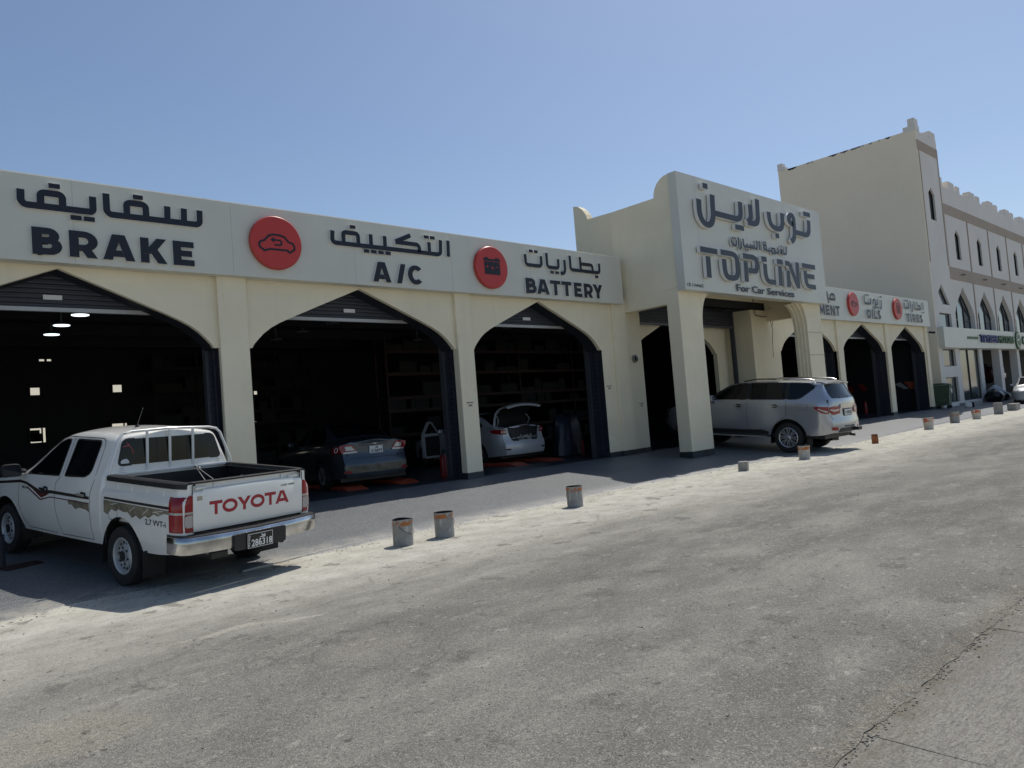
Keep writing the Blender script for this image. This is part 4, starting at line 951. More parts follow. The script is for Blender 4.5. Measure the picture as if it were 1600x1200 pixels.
# main front
holes = []
for c in centers:
    if c + 2 < XE: holes += [pointed(c + .02, .44, 8.48, 9.88, 10.22), ogee(c), rect(c - 1.72, c + 1.80, .50, 3.37)]
s = MB(); s.prism([(XT + .002, fbz - .3), (XE, fbz - .3), (XE, 12.5), (XT + .002, 12.5)], XZ(FY0 + .03), 0, -.42, holes=[h[::-1] for h in holes]); B_(s, 'front_wall', M['white'])
for k, c in enumerate(centers):
    if c + 2 >= XE: continue
    opening(pointed(c + .02, .44, 8.48, 9.88, 10.22), .15, M['glass'], [[(c - .1, 8.5), (c - .1, 10.0)]])
    opening(ogee(c), .30, M['skyglass'], [[(c - .62, 4.5), (c - .62, 5.9), (c, 6.55)], [(c + .62, 4.5), (c + .62, 5.9), (c, 6.55)], [(c - .62, 5.9), (c, 5.45), (c + .62, 5.9)][0:0] or [(c - 1.7, 5.3), (c - .62, 5.9)], [(c + 1.7, 5.3), (c + .62, 5.9)], [(c - 1.7, 5.05), (c - .62, 5.05)], [(c + .62, 5.05), (c + 1.7, 5.05)]], frame=.06)
    if k == 0: opening(rect(c - 1.72, c + 1.80, .50, 3.37), .16, M['shopglass'], [[(c, .5), (c, 3.37)]])
    s = MB(); s.box(c + 2.02, c + 2.14, FY0 - .01, FY0 + .029, 7.96, 10.92); B_(s, 'panel_joint', M['band'])
    s = MB(); s.box(c + 2.02, c + 2.14, FY0 - .01, FY0 + .029, 4.5, 7.24); B_(s, 'panel_joint', M['band'])
s = MB(); s.box(XT + .004, XE, FY0 + .008, FY0 + .0295, 10.93, 11.5); B_(s, 'tan_band', M['band'])
s = MB(); s.box(XT + .004, XE, FY0 + .008, FY0 + .0295, 7.25, 7.95); B_(s, 'tan_band', M['band'])
s = MB(); s.box(XT + .03, XT + .13, FY0 - .012, FY0 + .0295, 7.95, 10.93); B_(s, 'corner_strip', M['band'])
for k in range(9):
    c = 46.0 + 4.16 * k
    s = MB(); s.tube([(c + 1.05, FY0 + .02, 7.62), (c + 1.05, FY0 - .22, 7.58)], .045, 8); B_(s, 'rain_spout', M['pipe'])
s = MB(); s.box(XT + .02, XE, FY0 + .46, 20.3, 11.6, 11.9); B_(s, 'roof', M['band'])
s = MB(); s.box(XL + .13, XE, 20.0, 20.28, fbz - .3, 14.9); B_(s, 'rear_wall', M['beige'])
s = MB(); s.box(XT, XE, 17.2, 17.4, fbz - .3, 4.4); B_(s, 'inner_wall', M['dark_in'])
s = MB(); s.box(XT + .02, XE - .02, 13.12, 17.2, 4.05, 4.3); B_(s, 'ceiling', M['dark_in'])
s = MB(); s.box(XT + .02, XE - .02, 13.12, 17.2, fbz - .1, fbz + .02); B_(s, 'shop_floor', M['block'])
# battlements: a tall and a short block in each pair, stepped corners on the tower
def merlon(x0, x1, y0, y1, z0, z1): 
    s = MB(); s.box(x0, x1, y0, y1, z0, z1); B_(s, 'merlon', M['white'])
for k in range(10):
    x = 46.45 + 3.92 * k
    if x > 84: break
    merlon(x, x + 1.02, FY0 + .04, FY0 + .40, 12.502, 12.96); merlon(x + 1.42, x + 2.05, FY0 + .04, FY0 + .40, 12.502, 12.90)
merlon(XT - .9, XT - .02, FY0 + .01, FY0 + .5, 14.952, 15.36)
for y0, y1, z in ((12.62, 13.25, 15.22), (12.66, 13.0, 15.6)): merlon(XL - .01, XL + .55, y0 + .02, y1, 14.952 if z < 15.5 else 15.222, z)
merlon(XL - .01, XL + .4, 20.02, 20.32, 15.002, 15.45); merlon(XL - .01, XL + .4, 19.85, 20.018, 15.002, 15.2)
s = MB(); s.box(XT - .35, XT + .5, FY0 + .05, FY0 + .38, 12.502, 13.0) ; B_(s, 'merlon', M['white'])
# chipped coping along the flank
for k in range(26):
    y = 13.3 + random.random() * 6.4; w_ = random.uniform(.08, .5)
    s = MB(); s.prism([(y, 15.001), (y + w_, 15.001), (y + w_ * .8, 14.93 - random.random() * .07), (y + w_ * .3, 14.95 - random.random() * .05)][::-1], lambda u, v, w: (XL - w, u, v), .006, 0); B_(s, 'chipped_render', M['pipe'])
# thin drain pipe on the flank
s = MB(); s.tube([(XL - .04, 14.2, fbz), (XL - .04, 14.2, 2.4), (XL - .04, 14.24, 2.46), (XL - .04, 15.2, 2.5)], .035, 8); B_(s, 'drain_pipe', M['pipe'], smooth=50)
# dealership sign band
sb = tag(empty('shop_sign', (52, 12.5, 3.9)), 'long white shop sign band with blue and green lettering and round logo', 'sign')
s = MB(); s.box(XL + .12, XE, 12.36, FY0 - .002, 3.38, 4.47); put(s, 'sign_band', M['panel'], sb)
SF = XZ(12.358)
mb = MB(); add_text(mb, 'TEYSEER', SF, 47.95, 3.72, .62, .05, .10, .012, 3.55); put(mb, 'word', M['blue'], sb)
mb = MB(); add_text(mb, 'MOTORS', SF, 51.6, 3.72, .62, .05, .10, .012, 3.35); put(mb, 'word', M['green'], sb)
mb = MB()
for k in range(7): mb.box(45.75 + k * .28, 45.98 + k * .28, 12.33, 12.358, 3.88, 4.02)
put(mb, 'small_word', M['green'], sb)
mb = MB(); mb.lathe([(.58, 12.36), (.58, 12.28), (.0, 12.27)], 32, axis='Y', o=(56.1, 0, 3.93)); put(mb, 'round_logo', M['green'], sb)
mb = MB(); stroke(mb, arc(56.1, 3.93, .42, .42, 20, 300, 20), .07, XZ(12.27), 0, .01, 1, False, 0, 0); stroke(mb, [(55.8, 3.9), (56.4, 4.02)], .08, XZ(12.27), 0, .012, 1, False, 0, 0); put(mb, 'logo_mark', M['panel'], sb)
pen(sb, [[(57.3, 4.1), (57.3, 3.75), (58.0, 3.75), (58.0, 4.0)], [(58.2, 4.2), (58.2, 3.75), (59.5, 3.75), (59.5, 4.1)], [(58.7, 3.75), (58.7, 4.05), (59.1, 4.05), (59.1, 3.75)], [(60.0, 4.2), (60.0, 3.75), (62.5, 3.75), (62.5, 4.2)]], [(57.5, 4.15), (58.8, 3.58), (61, 4.15)], .13, 12.358, .08, [M['green'], M['green']], dot=(.2, .12))
# concrete sill along the tower
s = MB(); s.box(44.3, 46.6, 12.2, 12.64, fbz - .3, fbz + .12); s2_ = s.build('step', M['block']); tag(s2_, 'low concrete step in front of the far building corner', 'step')

# ================================================================ VEHICLES
def smooth_tab(tab):
    xs = [p[0] for p in tab]
    def f(x):
        if x <= xs[0]: return tab[0][1]
        if x >= xs[-1]: return tab[-1][1]
        for k in range(len(xs) - 1):
            if x <= xs[k + 1]:
                x0, y0 = tab[k]; x1, y1 = tab[k + 1]; h = x1 - x0
                def sl(i):
                    if i <= 0 or i >= len(xs) - 1: return 0.0 if len(xs) > 2 and False else ((tab[min(i + 1, len(xs) - 1)][1] - tab[max(i - 1, 0)][1]) / (tab[min(i + 1, len(xs) - 1)][0] - tab[max(i - 1, 0)][0]))
                    a = (tab[i][1] - tab[i - 1][1]) / (tab[i][0] - tab[i - 1][0]); b_ = (tab[i + 1][1] - tab[i][1]) / (tab[i + 1][0] - tab[i][0])
                    return 0.0 if a * b_ <= 0 else 2 * a * b_ / (a + b_)
                m0, m1 = sl(k), sl(k + 1); t = (x - x0) / h
                return (2 * t ** 3 - 3 * t ** 2 + 1) * y0 + (t ** 3 - 2 * t ** 2 + t) * h * m0 + (-2 * t ** 3 + 3 * t ** 2) * y1 + (t ** 3 - t ** 2) * h * m1
    return f
class Car:
    """body lofted from cross sections. y forward from the rear axle, z up, x across"""
    def __init__(s, **k): s.__dict__.update(k)
    def side_x(s, y, z):                     # lower body half width
        return s.fW(y) * s.fP((z - s.zlow) / max(s.fbelt(y) - s.zlow, .05)) - s.corner(y)
    def corner(s, y):                        # plan rounding at both ends
        c = 0
        if y < s.y0 + s.cr: c = s.cd * (1 - (y - s.y0) / s.cr) ** 2.2
        if y > s.y1 - s.cf: c = s.cfd * (1 - (s.y1 - y) / s.cf) ** 2.0
        return c
    def bottom(s, y):
        z = s.fbot(y)
        for ya, za, ra in s.arches:
            d = abs(y - ya)
            if d < ra: z = max(z, za + math.sqrt(ra * ra - d * d))
        return z
    def shear(s, y, z):                      # rake of the tail and the nose
        v = y
        t = 1 - (y - s.y0) / s.cr
        if t > 0: v += min(t, 1) ** 1.5 * s.frear(z)
        t = 1 - (s.y1 - y) / s.cf
        if t > 0: v -= min(t, 1) ** 1.5 * s.ffront(z)
        return v
    def upper(s, y):
        xs_, zs_ = s.side_x(y, s.fbelt(y)), s.fbelt(y)
        return xs_, zs_, min(s.fxr(y) - s.corner(y) * .8, xs_ - .01), max(s.fzr(y), zs_ + .004), max(s.fzt(y), zs_ + .008)
    def green_x(s, y, z):
        xs_, zs_, xr, zr, zt = s.upper(y)
        return xs_ + (xr - xs_) * min(max((z - zs_) / (zr - zs_), 0), 1.15)
    def section(s, y):
        zb = s.bottom(y); xs_, zs_, xr, zr, zt = s.upper(y); pts = []
        n1, n2, n3 = 9, 5, 8
        for k in range(n1):
            z = zb + (zs_ - zb) * k / n1; pts.append((s.side_x(y, z), z))
        sh = min(.05, (zr - zs_) * .4)
        A = Vector((xs_, zs_)); Bv = Vector((xr, zr)); Cc = Vector((0, zt))
        d = (Bv - A)
        r1 = min(.12 if hasattr(s, 'rr') is False else s.rr, d.length * .5)
        P1 = Bv - d.normalized() * r1; P2 = Bv + (Cc - Bv).normalized() * max(r1, .06)
        for k in range(n2): pts.append(tuple(A + (P1 - A) * k / n2))
        for k in range(5):
            t = k / 4; q = (1 - t) ** 2 * P1 + 2 * t * (1 - t) * Bv + t * t * P2; pts.append(tuple(q))
        for k in range(1, n3 + 1):
            t = k / n3; x = P2.x * (1 - t); pts.append((x, P2.y + (zt - P2.y) * (1 - (1 - t) ** 2)))
        return pts
    def build(s, name, mat, parent, ys, cap_rear=.06, cap_front=.1, open_rear=False):
        mb = MB(); rows = []
        for y in ys:
            h = s.section(y)
            L_ = [(-x, s.shear(y, z), z) for x, z in h]; Rr = [(x, s.shear(y, z), z) for x, z in h[-2::-1]]
            rows.append(L_ + Rr)
        mb.grid(rows)
        n = len(s.section(ys[0]))
        for row, bulge, sg in ((rows[0], cap_rear, -1), (rows[-1], cap_front, 1)):
            cap = []
            for i in range(n):
                a = Vector(row[i]); b_ = Vector(row[-1 - i]); M_ = 10
                cap.append([a + (b_ - a) * q / M_ + Vector((0, sg * bulge * (1 - (2 * q / M_ - 1) ** 2), 0)) for q in range(M_ + 1)])
            if not (open_rear and sg < 0): mb.grid(cap)
        s.rear_cap = cap_rear
        return mb.build(name, mat, parent, smooth=35)
    def rear_fn(s, cap=None):
        """surface of the tail: (x, z, off) -> xyz"""
        h = [(z, x) for x, z in s.section(s.ys[0])]
        def half(z):
            for (z0, x0), (z1, x1) in zip(h, h[1:]):
                if z0 <= z <= z1 and z1 > z0: return x0 + (x1 - x0) * (z - z0) / (z1 - z0)
            return h[0][1] if z < h[0][0] else max(h[-1][1], .3)
        y0 = s.ys[0]
        def fn(x, z, o):
            hw = half(z)
            if abs(x) <= hw: return (x, s.shear(y0, z) - s.rear_cap * (1 - (x / hw) ** 2) - o, z)
            d = abs(x) - hw                                   # wrap round the corner onto the flank
            y = y0
            for _ in range(60):
                y += .01
                if s.side_x(y, z) if z < s.fbelt(y) else s.green_x(y, z) >= abs(x): break
            return (math.copysign(abs(x) + o * .5, x), s.shear(y, z) - o * .5, z)
        return fn
    def side_fn(s, sgn):
        def fn(y, z, o):
            x = s.side_x(y, z) if z <= s.fbelt(y) else s.green_x(y, z)
            return (sgn * (x + o), s.shear(y, z), z)
        return fn
def steps(*a):
    out = []
    for lo, hi, n in a: out += [lo + (hi - lo) * k / n for k in range(n)]
    out.append(a[-1][1]); return out
def arch_steps(y, r):          # stations packed at the ends of a wheel arch
    return [y + r * v for v in (-1.06, -1.0, -.985, -.95, -.88, -.78, -.64, -.45, -.22, 0, .22, .45, .64, .78, .88, .95, .985, 1.0, 1.06)]
def merge_ys(*ls):
    v = sorted(x for l in ls for x in l); out = [v[0]]
    for x in v[1:]:
        if x - out[-1] > .004: out.append(x)
    return out
def gap(parent, pts, fn, t=.008, name='door_gap'):
    mb = MB(); seam(mb, pts, fn, t); return mb.build(name, M['seam'], parent, fix=False)
def seam(mb, pts, fn, t=.008, off=.0012):
    L_, Rr = ribbon(pts, t)
    for k in range(len(pts) - 1):
        n = max(1, int((Vector(pts[k + 1]) - Vector(pts[k])).length / .06))
        for q in range(n):
            a, b_ = q / n, (q + 1) / n
            P = [Vector(L_[k]).lerp(Vector(L_[k + 1]), a), Vector(L_[k]).lerp(Vector(L_[k + 1]), b_), Vector(Rr[k]).lerp(Vector(Rr[k + 1]), b_), Vector(Rr[k]).lerp(Vector(Rr[k + 1]), a)]
            mb.face([fn(p[0], p[1], off) for p in P])
def wheel(parent, x, y, r, w, style, rimr, sgn, name='wheel'):
    """tyre with tread, rim and hub cap; sgn = side the face looks to"""
    t = MB(); h = w / 2
    t.lathe([(rimr, -h * .75), (rimr + .02, -h * .92), (r * .86, -h), (r * .96, -h * .9), (r, -h * .66), (r, h * .66), (r * .96, h * .9), (r * .86, h), (rimr + .02, h * .92), (rimr, h * .75)], 44, axis='X', cap=False)
    for g_ in (-.35, 0, .35): t.lathe([(r + .002, h * g_ - .006), (r + .002, h * g_ + .006)], 44, axis='X', cap=False)
    o = t.build(name, M['rubber'], parent, smooth=35, loc=(x, y, r))
    m = MB(); f = sgn * h
    if style == 'steel':
        m.lathe([(rimr + .012, f * .86), (rimr, f * .92), (rimr - .018, f * .80), (rimr - .03, f * .45), (rimr - .05, f * .40), (rimr * .66, f * .52), (rimr * .58, f * .66), (rimr * .42, f * .68), (rimr * .36, f * .55), (rimr * .34, f * .55), (rimr * .33, f * .80), (rimr * .2, f * .86), (0.001, f * .86)], 40, axis='X', cap=False)
        rim = m.build('rim', M['steel'], o, smooth=30)
        for q in range(14):
            k_ = MB(); a = 2 * math.pi * q / 14; cx, cz = rimr * .74 * math.cos(a), rimr * .74 * math.sin(a)
            k_.lathe([(.0165, f * .505), (.0165, f * .53)], 10, axis='X', o=(0, cx, cz)); k_.build('vent_hole', M['black'], o)
        k_ = MB(); k_.lathe([(rimr * .30, f * .80), (rimr * .28, f * .9), (0.001, f * .93)], 20, axis='X', cap=False)
        for q in range(6):
            a = 2 * math.pi * q / 6 + .3; k_.lathe([(.014, f * .66), (.014, f * .76)], 6, axis='X', o=(0, rimr * .47 * math.cos(a), rimr * .47 * math.sin(a)))
        k_.build('hub_cap', M['black'], o, smooth=40)
    else:
        m.lathe([(rimr + .012, f * .88), (rimr, f * .93), (rimr - .02, f * .80), (rimr - .035, f * .2), (rimr * .3, -f * .1), (0.001, -f * .1)], 40, axis='X', cap=False)
        m.build('rim_barrel', M['black'], o, smooth=30)
        s2 = MB(); n = style
        for q in range(n):
            for dd in (-.13, .13):
                a = 2 * math.pi * q / n
                a1 = a + dd * .9; a2 = a + dd * 1.35
                def P(rad, ang, ww, xx): return [(xx, rad * math.cos(ang) - ww * math.sin(ang), rad * math.sin(ang) + ww * math.cos(ang)), (xx, rad * math.cos(ang) + ww * math.sin(ang), rad * math.sin(ang) - ww * math.cos(ang))]
                A = P(rimr * .16, a1, .016, f * .80); Bq = P(rimr * .6, a2 * .5 + a1 * .5, .017, f * .86); Cq = P(rimr - .012, a2, .021, f * .83)
                A0 = P(rimr * .16, a1, .02, f * .4); B0 = P(rimr * .6, a2 * .5 + a1 * .5, .022, f * .45); C0 = P(rimr - .012, a2, .026, f * .4)
                for (u, v, u0, v0) in ((A, Bq, A0, B0), (Bq, Cq, B0, C0)):
                    s2.face([u[0], u[1], v[1], v[0]]); s2.face([u[0], v[0], v0[0], u0[0]]); s2.face([u[1], u0[1], v0[1], v[1]])
        s2.lathe([(rimr * .24, f * .5), (rimr * .24, f * .80), (rimr * .16, f * .90), (0.001, f * .92)], 24, axis='X', cap=False)
        s2.lathe([(rimr + .010, f * .90), (rimr - .004, f * .95), (rimr - .022, f * .86), (rimr - .022, f * .5)], 40, axis='X', cap=False)
        s2.build('rim', M['alloy'], o, smooth=30)
    return o
M['alloy'] = simple('alloy_wheel', (.46, .46, .47), .3, .8, var=.05)
def plate(parent, x, y, z, w, h, lines, bgm, inkm, rx=0.0, name='number_plate', rz=0.0):
    o = MB().box(-w / 2, w / 2, -.006, 0, -h / 2, h / 2).build(name, bgm, parent, loc=(x, y, z)); o.rotation_euler = (rx, 0, rz)
    fn = lambda u, v, q: (u, -.0065 - q, v)
    t = MB()
    for s_, u, v, size, wid in lines: add_text(t, s_, fn, u, v, size, .001, 0, size * .02, wid)
    for q, e in enumerate(((-w / 2 + .004, -w / 2 + .009, -h / 2 + .004, h / 2 - .004), (w / 2 - .009, w / 2 - .004, -h / 2 + .004, h / 2 - .004))): t.box(e[0], e[1], -.0078, -.0066, e[2], e[3])
    for e in ((h / 2 - .009, h / 2 - .004), (-h / 2 + .004, -h / 2 + .009)): t.box(-w / 2 + .009, w / 2 - .009, -.0078, -.0066, e[0], e[1])
    return o, t, fn
def qatar(t, fn, u, v, k):         # the arabic country name in pen strokes
    for j, p in enumerate(([(0, -.2), (.05, -.35), (-.1, -.42)], [(0.0, 0), (.45, 0), (.45, .55)], [(.45, .28), (.7, .28), (.72, 0), (.45, 0)], [(.72, 0), (1.0, 0), (1.02, .3), (.85, .3), (.85, 0)])):
        stroke(t, [(u + a * k, v + b * k) for a, b in p], .09 * k * 1.4, fn, 0, .0012 + .0002 * j, 1, False, 0, 0)
    t.box(*sum(([u + .9 * k, u + 1.02 * k], [-.0085, -.0066], [v + .42 * k, v + .52 * k]), []))
def arch_liner(parent, ya, za, ra, x0, x1):
    """dark wheel housing behind the body skin"""
    n = 16
    for sg in (-1, 1):
        mb = MB()
        r0 = [(sg * x1, ya + (ra + .012) * math.cos(math.pi * k / n), za + (ra + .012) * math.sin(math.pi * k / n)) for k in range(n + 1)]
        r0 = [(sg * x1, ya + ra + .012, .22)] + r0 + [(sg * x1, ya - ra - .012, .22)]
        r1 = [(sg * x0, p[1], p[2]) for p in r0]
        mb.grid([r0, r1]); mb.face(r1)
        mb.build('wheel_housing', M['black'], parent, fix=False)

# ---------------------------------------------------------------- white pickup
pk = tag(empty('pickup_truck', (3.10, 9.45, gz(9.45) + .01), (.08, 0, .22)), 'white double cab pickup with big red tailgate letters, parked on the apron', 'pickup')
TX = smooth_tab([(0, .90), (.10, .935), (.35, .985), (.62, 1.0), (.82, .99), (1, .962)])
cabd = dict(zlow=.36, fW=smooth_tab([(.40, .865), (1.0, .872), (2.4, .87), (3.1, .872), (3.6, .85), (4.0, .80)]), fP=TX,
            fbelt=smooth_tab([(.40, 1.19), (1.0, 1.175), (2.3, 1.135), (2.75, 1.10), (3.3, 1.02), (3.7, .95), (4.0, .86)]),
            fbot=smooth_tab([(.40, .40), (2.5, .375), (3.6, .40), (3.8, .36), (4.0, .38)]), arches=[(3.07, .36, .43)],
            fxr=smooth_tab([(.40, .615), (.60, .635), (1.4, .64), (1.9, .625), (2.2, .655), (2.6, .70), (2.78, .72), (3.4, .66), (4.0, .60)]),
            fzr=smooth_tab([(.40, 1.66), (.55, 1.675), (1.0, 1.69), (1.5, 1.68), (1.85, 1.63), (2.05, 1.54), (2.35, 1.37), (2.62, 1.20), (2.76, 1.115), (3.0, 1.08), (3.5, 1.01), (3.85, .93), (4.0, .87)]),
            fzt=smooth_tab([(.40, 1.715), (.6, 1.74), (1.1, 1.755), (1.55, 1.74), (1.88, 1.68), (2.1, 1.58), (2.4, 1.41), (2.68, 1.22), (2.80, 1.155), (3.1, 1.13), (3.6, 1.06), (3.88, .97), (4.0, .88)]),
            y0=.40, y1=4.0, cr=.10, cd=.05, cf=.55, cfd=.16, frear=lambda z: .05 * max(0, z - 1.2) / .5, ffront=lambda z: .0 if z > .7 else .05, rr=.10)
cab = Car(**cabd)
cab.ys = merge_ys(steps((.40, .56, 6), (.56, 2.6, 24), (2.6, 3.7, 14), (3.7, 4.0, 6)), arch_steps(3.07, .43), [1.85, 1.95, 2.05, 2.15, 2.25, 2.7, 2.76, 2.8])
body = cab.build('cab', M['truck'], pk, cab.ys, .03, .10)
LS, RS = cab.side_fn(-1), cab.side_fn(1)
for fn in (LS, RS):
    w1 = round_poly([(2.44, 1.135), (1.53, 1.16), (1.56, 1.605), (1.70, 1.60), (1.86, 1.555), (2.04, 1.455), (2.24, 1.30)], [.02, .03, .04, .03, .04, .04, .04])
    w2 = round_poly([(1.385, 1.165), (.86, 1.185), (.76, 1.24), (.775, 1.61), (1.385, 1.61)], [.03, .07, .07, .05, .04])
    for w_, nm in ((w1, 'front_side_window'), (w2, 'rear_side_window')):
        mb = MB(); patch(mb, w_[::-1], fn, .1, .1, .003, .01); o = mb.build(nm, M['glass'], body, smooth=30)
        k_ = MB(); stroke(k_, w_, .018, lambda u, v, q, fn=fn: fn(u, v, q), -.004, .005, 1, True, 0, 0); k_.build('window_seal', M['black'], o, fix=False)
    gap(body, [(2.62, 1.12), (2.66, .95), (2.66, .70), (2.58, .52), (2.46, .42), (1.66, .42)], fn); gap(body, [(1.47, 1.64), (1.46, 1.18), (1.60, 1.06), (1.60, .75), (1.55, .55), (1.52, .42)], fn)
    gap(body, [(.63, 1.16), (.70, 1.0), (.71, .60), (.71, .44), (1.52, .42)], fn)
    gap(body, [(2.58, 1.15), (2.28, 1.335), (2.06, 1.495), (1.86, 1.595), (1.66, 1.64), (.76, 1.64), (.70, 1.61), (.67, 1.55), (.63, 1.16)], fn, .009)
    for y in (1.80, .80):
        h_ = MB(); patch(h_, round_poly([(y - .02, .955), (y + .16, .965), (y + .16, .99), (y - .02, .985)], .012), fn, .05, .05, .040, .012)
        o = h_.build('door_handle', M['chrome'], body, smooth=40)
        k_ = MB(); patch(k_, round_poly([(y + .0, .93), (y + .13, .935), (y + .13, 1.005), (y + .0, 1.0)], .03), fn, .05, .05, .004, .004); k_.build('handle_recess', M['black'], o, smooth=40)
# decals along the near side
M['decal_k'] = simple('decal_black', (.025, .02, .018), .4); M['decal_m'] = simple('decal_maroon', (.10, .02, .02), .4); M['decal_g'] = simple('decal_olive', (.20, .175, .12), .45, var=.45, vscale=11)
d_ = MB()
patch(d_, [(3.45, .93), (2.6, 1.005), (2.42, .99), (2.05, .90), (1.72, .925), (.72, .925), (.72, .96), (1.72, .965), (2.02, .945), (2.42, 1.025), (2.62, 1.04), (3.45, .965)][::-1], LS, .08, .05, .0015, .001, 0)
patch(d_, [(2.34, .985), (2.05, .91), (1.74, .925), (1.84, .885), (1.98, .85)], LS, .06, .05, .0018, .001, 1)
patch(d_, [(2.38, .965), (1.99, .835), (1.72, .885), (.72, .885), (.72, .873), (1.72, .872), (2.0, .815), (2.40, .95)], LS, .06, .05, .0022, .001, 1)
patch(d_, [(1.25, .885), (1.05, .89), (.72, .88), (.72, .77), (.78, .795), (.95, .81), (1.05, .78), (1.16, .835), (1.22, .82)], LS, .06, .05, .0012, .001, 2)
d_.build('side_decal', [M['decal_k'], M['decal_m'], M['decal_g']], body, fix=False)
d_ = MB(); add_text(d_, 'HILUX', lambda u, v, w: LS(-u, v, w), -2.55, .935, .05, .002, 0, .001, .17)
d_.build('model_lettering', M['decal_k'], body, fix=False)
# windscreen, rear window
wsf = lambda u, v, o: (u, v, 0)
def top_fn(u, y, o):                      # u in -1..1 across the glass
    xs_, zs_, xr, zr, zt = cab.upper(y); return (u * xr, y + o * .6, zr + (zt - zr) * (1 - u * u) + o)
mb = MB(); patch(mb, [(-.93, 1.93), (.93, 1.93), (.95, 2.70), (-.95, 2.70)], top_fn, .2, .08, .004, .004); mb.build('windscreen', M['glass'], body, smooth=30)
RW = cab.rear_fn()
rw = round_poly([(-.675, 1.325), (.675, 1.325), (.59, 1.635), (-.59, 1.635)], [.06, .06, .07, .07])
mb = MB(); patch(mb, rw, RW, .12, .1, .004, .01); rwo = mb.build('rear_window', M['glass'], body, smooth=30)
k_ = MB(); stroke(k_, rw, .02, RW, -.003, .006, 1, True, 0, 0); stroke(k_, [(-.2, 1.33), (-.2, 1.63)], .012, RW, 0, .006, 1, False, 0, 0); stroke(k_, [(.2, 1.33), (.2, 1.63)], .012, RW, 0, .0062, 1, False, 0, 0); k_.build('window_seal', M['black'], rwo, fix=False)
k_ = MB()
for z in (1.24, 1.265, 1.29): stroke(k_, [(-.66, z), (.66, z)], .008, RW, -.002, .004, 1, False, 0, 0)
k_.build('panel_rib', simple('rib_grey', (.5, .5, .49), .5), body, fix=False)
k_ = MB(); patch(k_, round_poly([(-.645, 1.345), (-.545, 1.345), (-.55, 1.38), (-.575, 1.40), (-.62, 1.395), (-.645, 1.37)], .015), RW, .1, .1, .007, .001); k_.build('window_sticker', M['plate_w'], rwo, fix=False)
k_ = MB()
stroke(k_, [(-.60, 1.545), (-.53, 1.56), (-.555, 1.59)], .010, RW, .0, .008, 1, False, 0, 0); stroke(k_, [(-.53, 1.555), (-.50, 1.50), (-.49, 1.45)], .008, RW, .0, .0085, 1, False, 0, 0); k_.build('red_ribbon', simple('ribbon_red', (.45, .08, .08), .6), rwo, fix=False)
# mirror
for sg in (-1, 1):
    mb = MB(); mb.tube([(sg * .84, 2.52, 1.16), (sg * .90, 2.50, 1.17)], .03, 8)
    mb.build('mirror_arm', M['black'], body, smooth=40)
    pr_ = round_poly([(0, 0), (.24, 0), (.24, .17), (.03, .17)], .05)
    mb = MB(); rows = []
    for q, (sc, dy) in enumerate(((.80, .12), (1.0, .05), (1.0, 0.0), (.93, -.012))):
        rows.append([(sg * (.89 + .12 + (u - .12) * sc), 2.46 + dy, 1.10 + .085 + (v - .085) * sc) for u, v in pr_])
    mb.grid(rows, 0, True); mb.face(rows[0]); 
    mo = mb.build('door_mirror', M['black'], body, smooth=40)
    mb = MB(); mb.face([(sg * (.89 + .12 + (u - .12) * .92), 2.449, 1.10 + .085 + (v - .085) * .92) for u, v in pr_]); mb.build('mirror_glass', simple('mirror_glass', (.02, .022, .025), .05, 0.0), mo)
# headlamps, grille, front bumper (seen only from the front)
for sg in (-1, 1): MB().box(sg * .62 - .14, sg * .62 + .14, 3.82, 3.99, .72, .88).build('headlight', M['clearlamp'], body, bevel=.03)
mb = MB(); mb.box(-.45, .45, 3.98, 4.09, .66, .86); mb.build('grille', M['chrome'], body, bevel=.02)
# antenna
mb = MB(); mb.lathe([(.035, 0), (.022, .035), (.008, .05)], 12, o=(-.16, .93, 1.735)); mb.tube([(-.16, .93, 1.78), (-.155, .80, 1.99)], [.007, .005], 6); mb.build('antenna', M['black'], body, smooth=40)
# ---- load bed
bedd = dict(cabd); bedd.update(zlow=.44, y0=-1.20, y1=.375, cr=.16, cd=.05, cf=.01, cfd=0, fbelt=lambda y: 1.205, fbot=smooth_tab([(-1.2, .50), (-.7, .44), (.375, .42)]),
    fW=smooth_tab([(-1.2, .862), (-.5, .872), (.375, .865)]), arches=[(-.01, .36, .425)], frear=lambda z: 0.0, ffront=lambda z: 0)
bed = Car(**bedd)
bed.fP = smooth_tab([(0, .955), (.2, .985), (.45, 1.0), (.72, 1.0), (.80, .985), (.835, .955), (.90, .945), (1.0, .94)])
ysb = merge_ys(steps((-1.20, -1.04, 6), (-1.04, .375, 18)), arch_steps(-.01, .425))
bedo = None
for sg in (-1, 1):
    mb = MB(); rows = []
    for y in ysb:
        zb = bed.bottom(y); r = []
        for k in range(23):
            z = zb + (1.205 - zb) * k / 22; r.append((sg * bed.side_x(y, z), y, z))
        e = bed.side_x(y, 1.205)
        r += [(sg * (e - .005), y, 1.215), (sg * (e - .055), y, 1.215), (sg * (e - .06), y, 1.19), (sg * (e - .06), y, .70)]
        rows.append(r)
    mb.grid(rows)
    for rw_ in (rows[0], rows[-1]): mb.face(rw_)
    bs_ = mb.build('bed_side', M['truck'], pk, smooth=35); bedo = bedo or bs_
LB = bed.side_fn(-1)
mb = MB()
for sg in (-1, 1): mb.box(min(sg * .735, sg * .745), max(sg * .735, sg * .745), -1.14, .36, .68, 1.19)
mb.box(-.735, .735, -1.14, .36, .66, .70); mb.box(-.735, .735, .345, .36, .70, 1.19)
for x in range(-6, 7): mb.box(x * .11 - .02, x * .11 + .02, -1.12, .34, .70, .712)
for sg in (-1, 1): mb.box(min(sg * .52, sg * .735), max(sg * .52, sg * .735), -.42, .42, .70, .90)
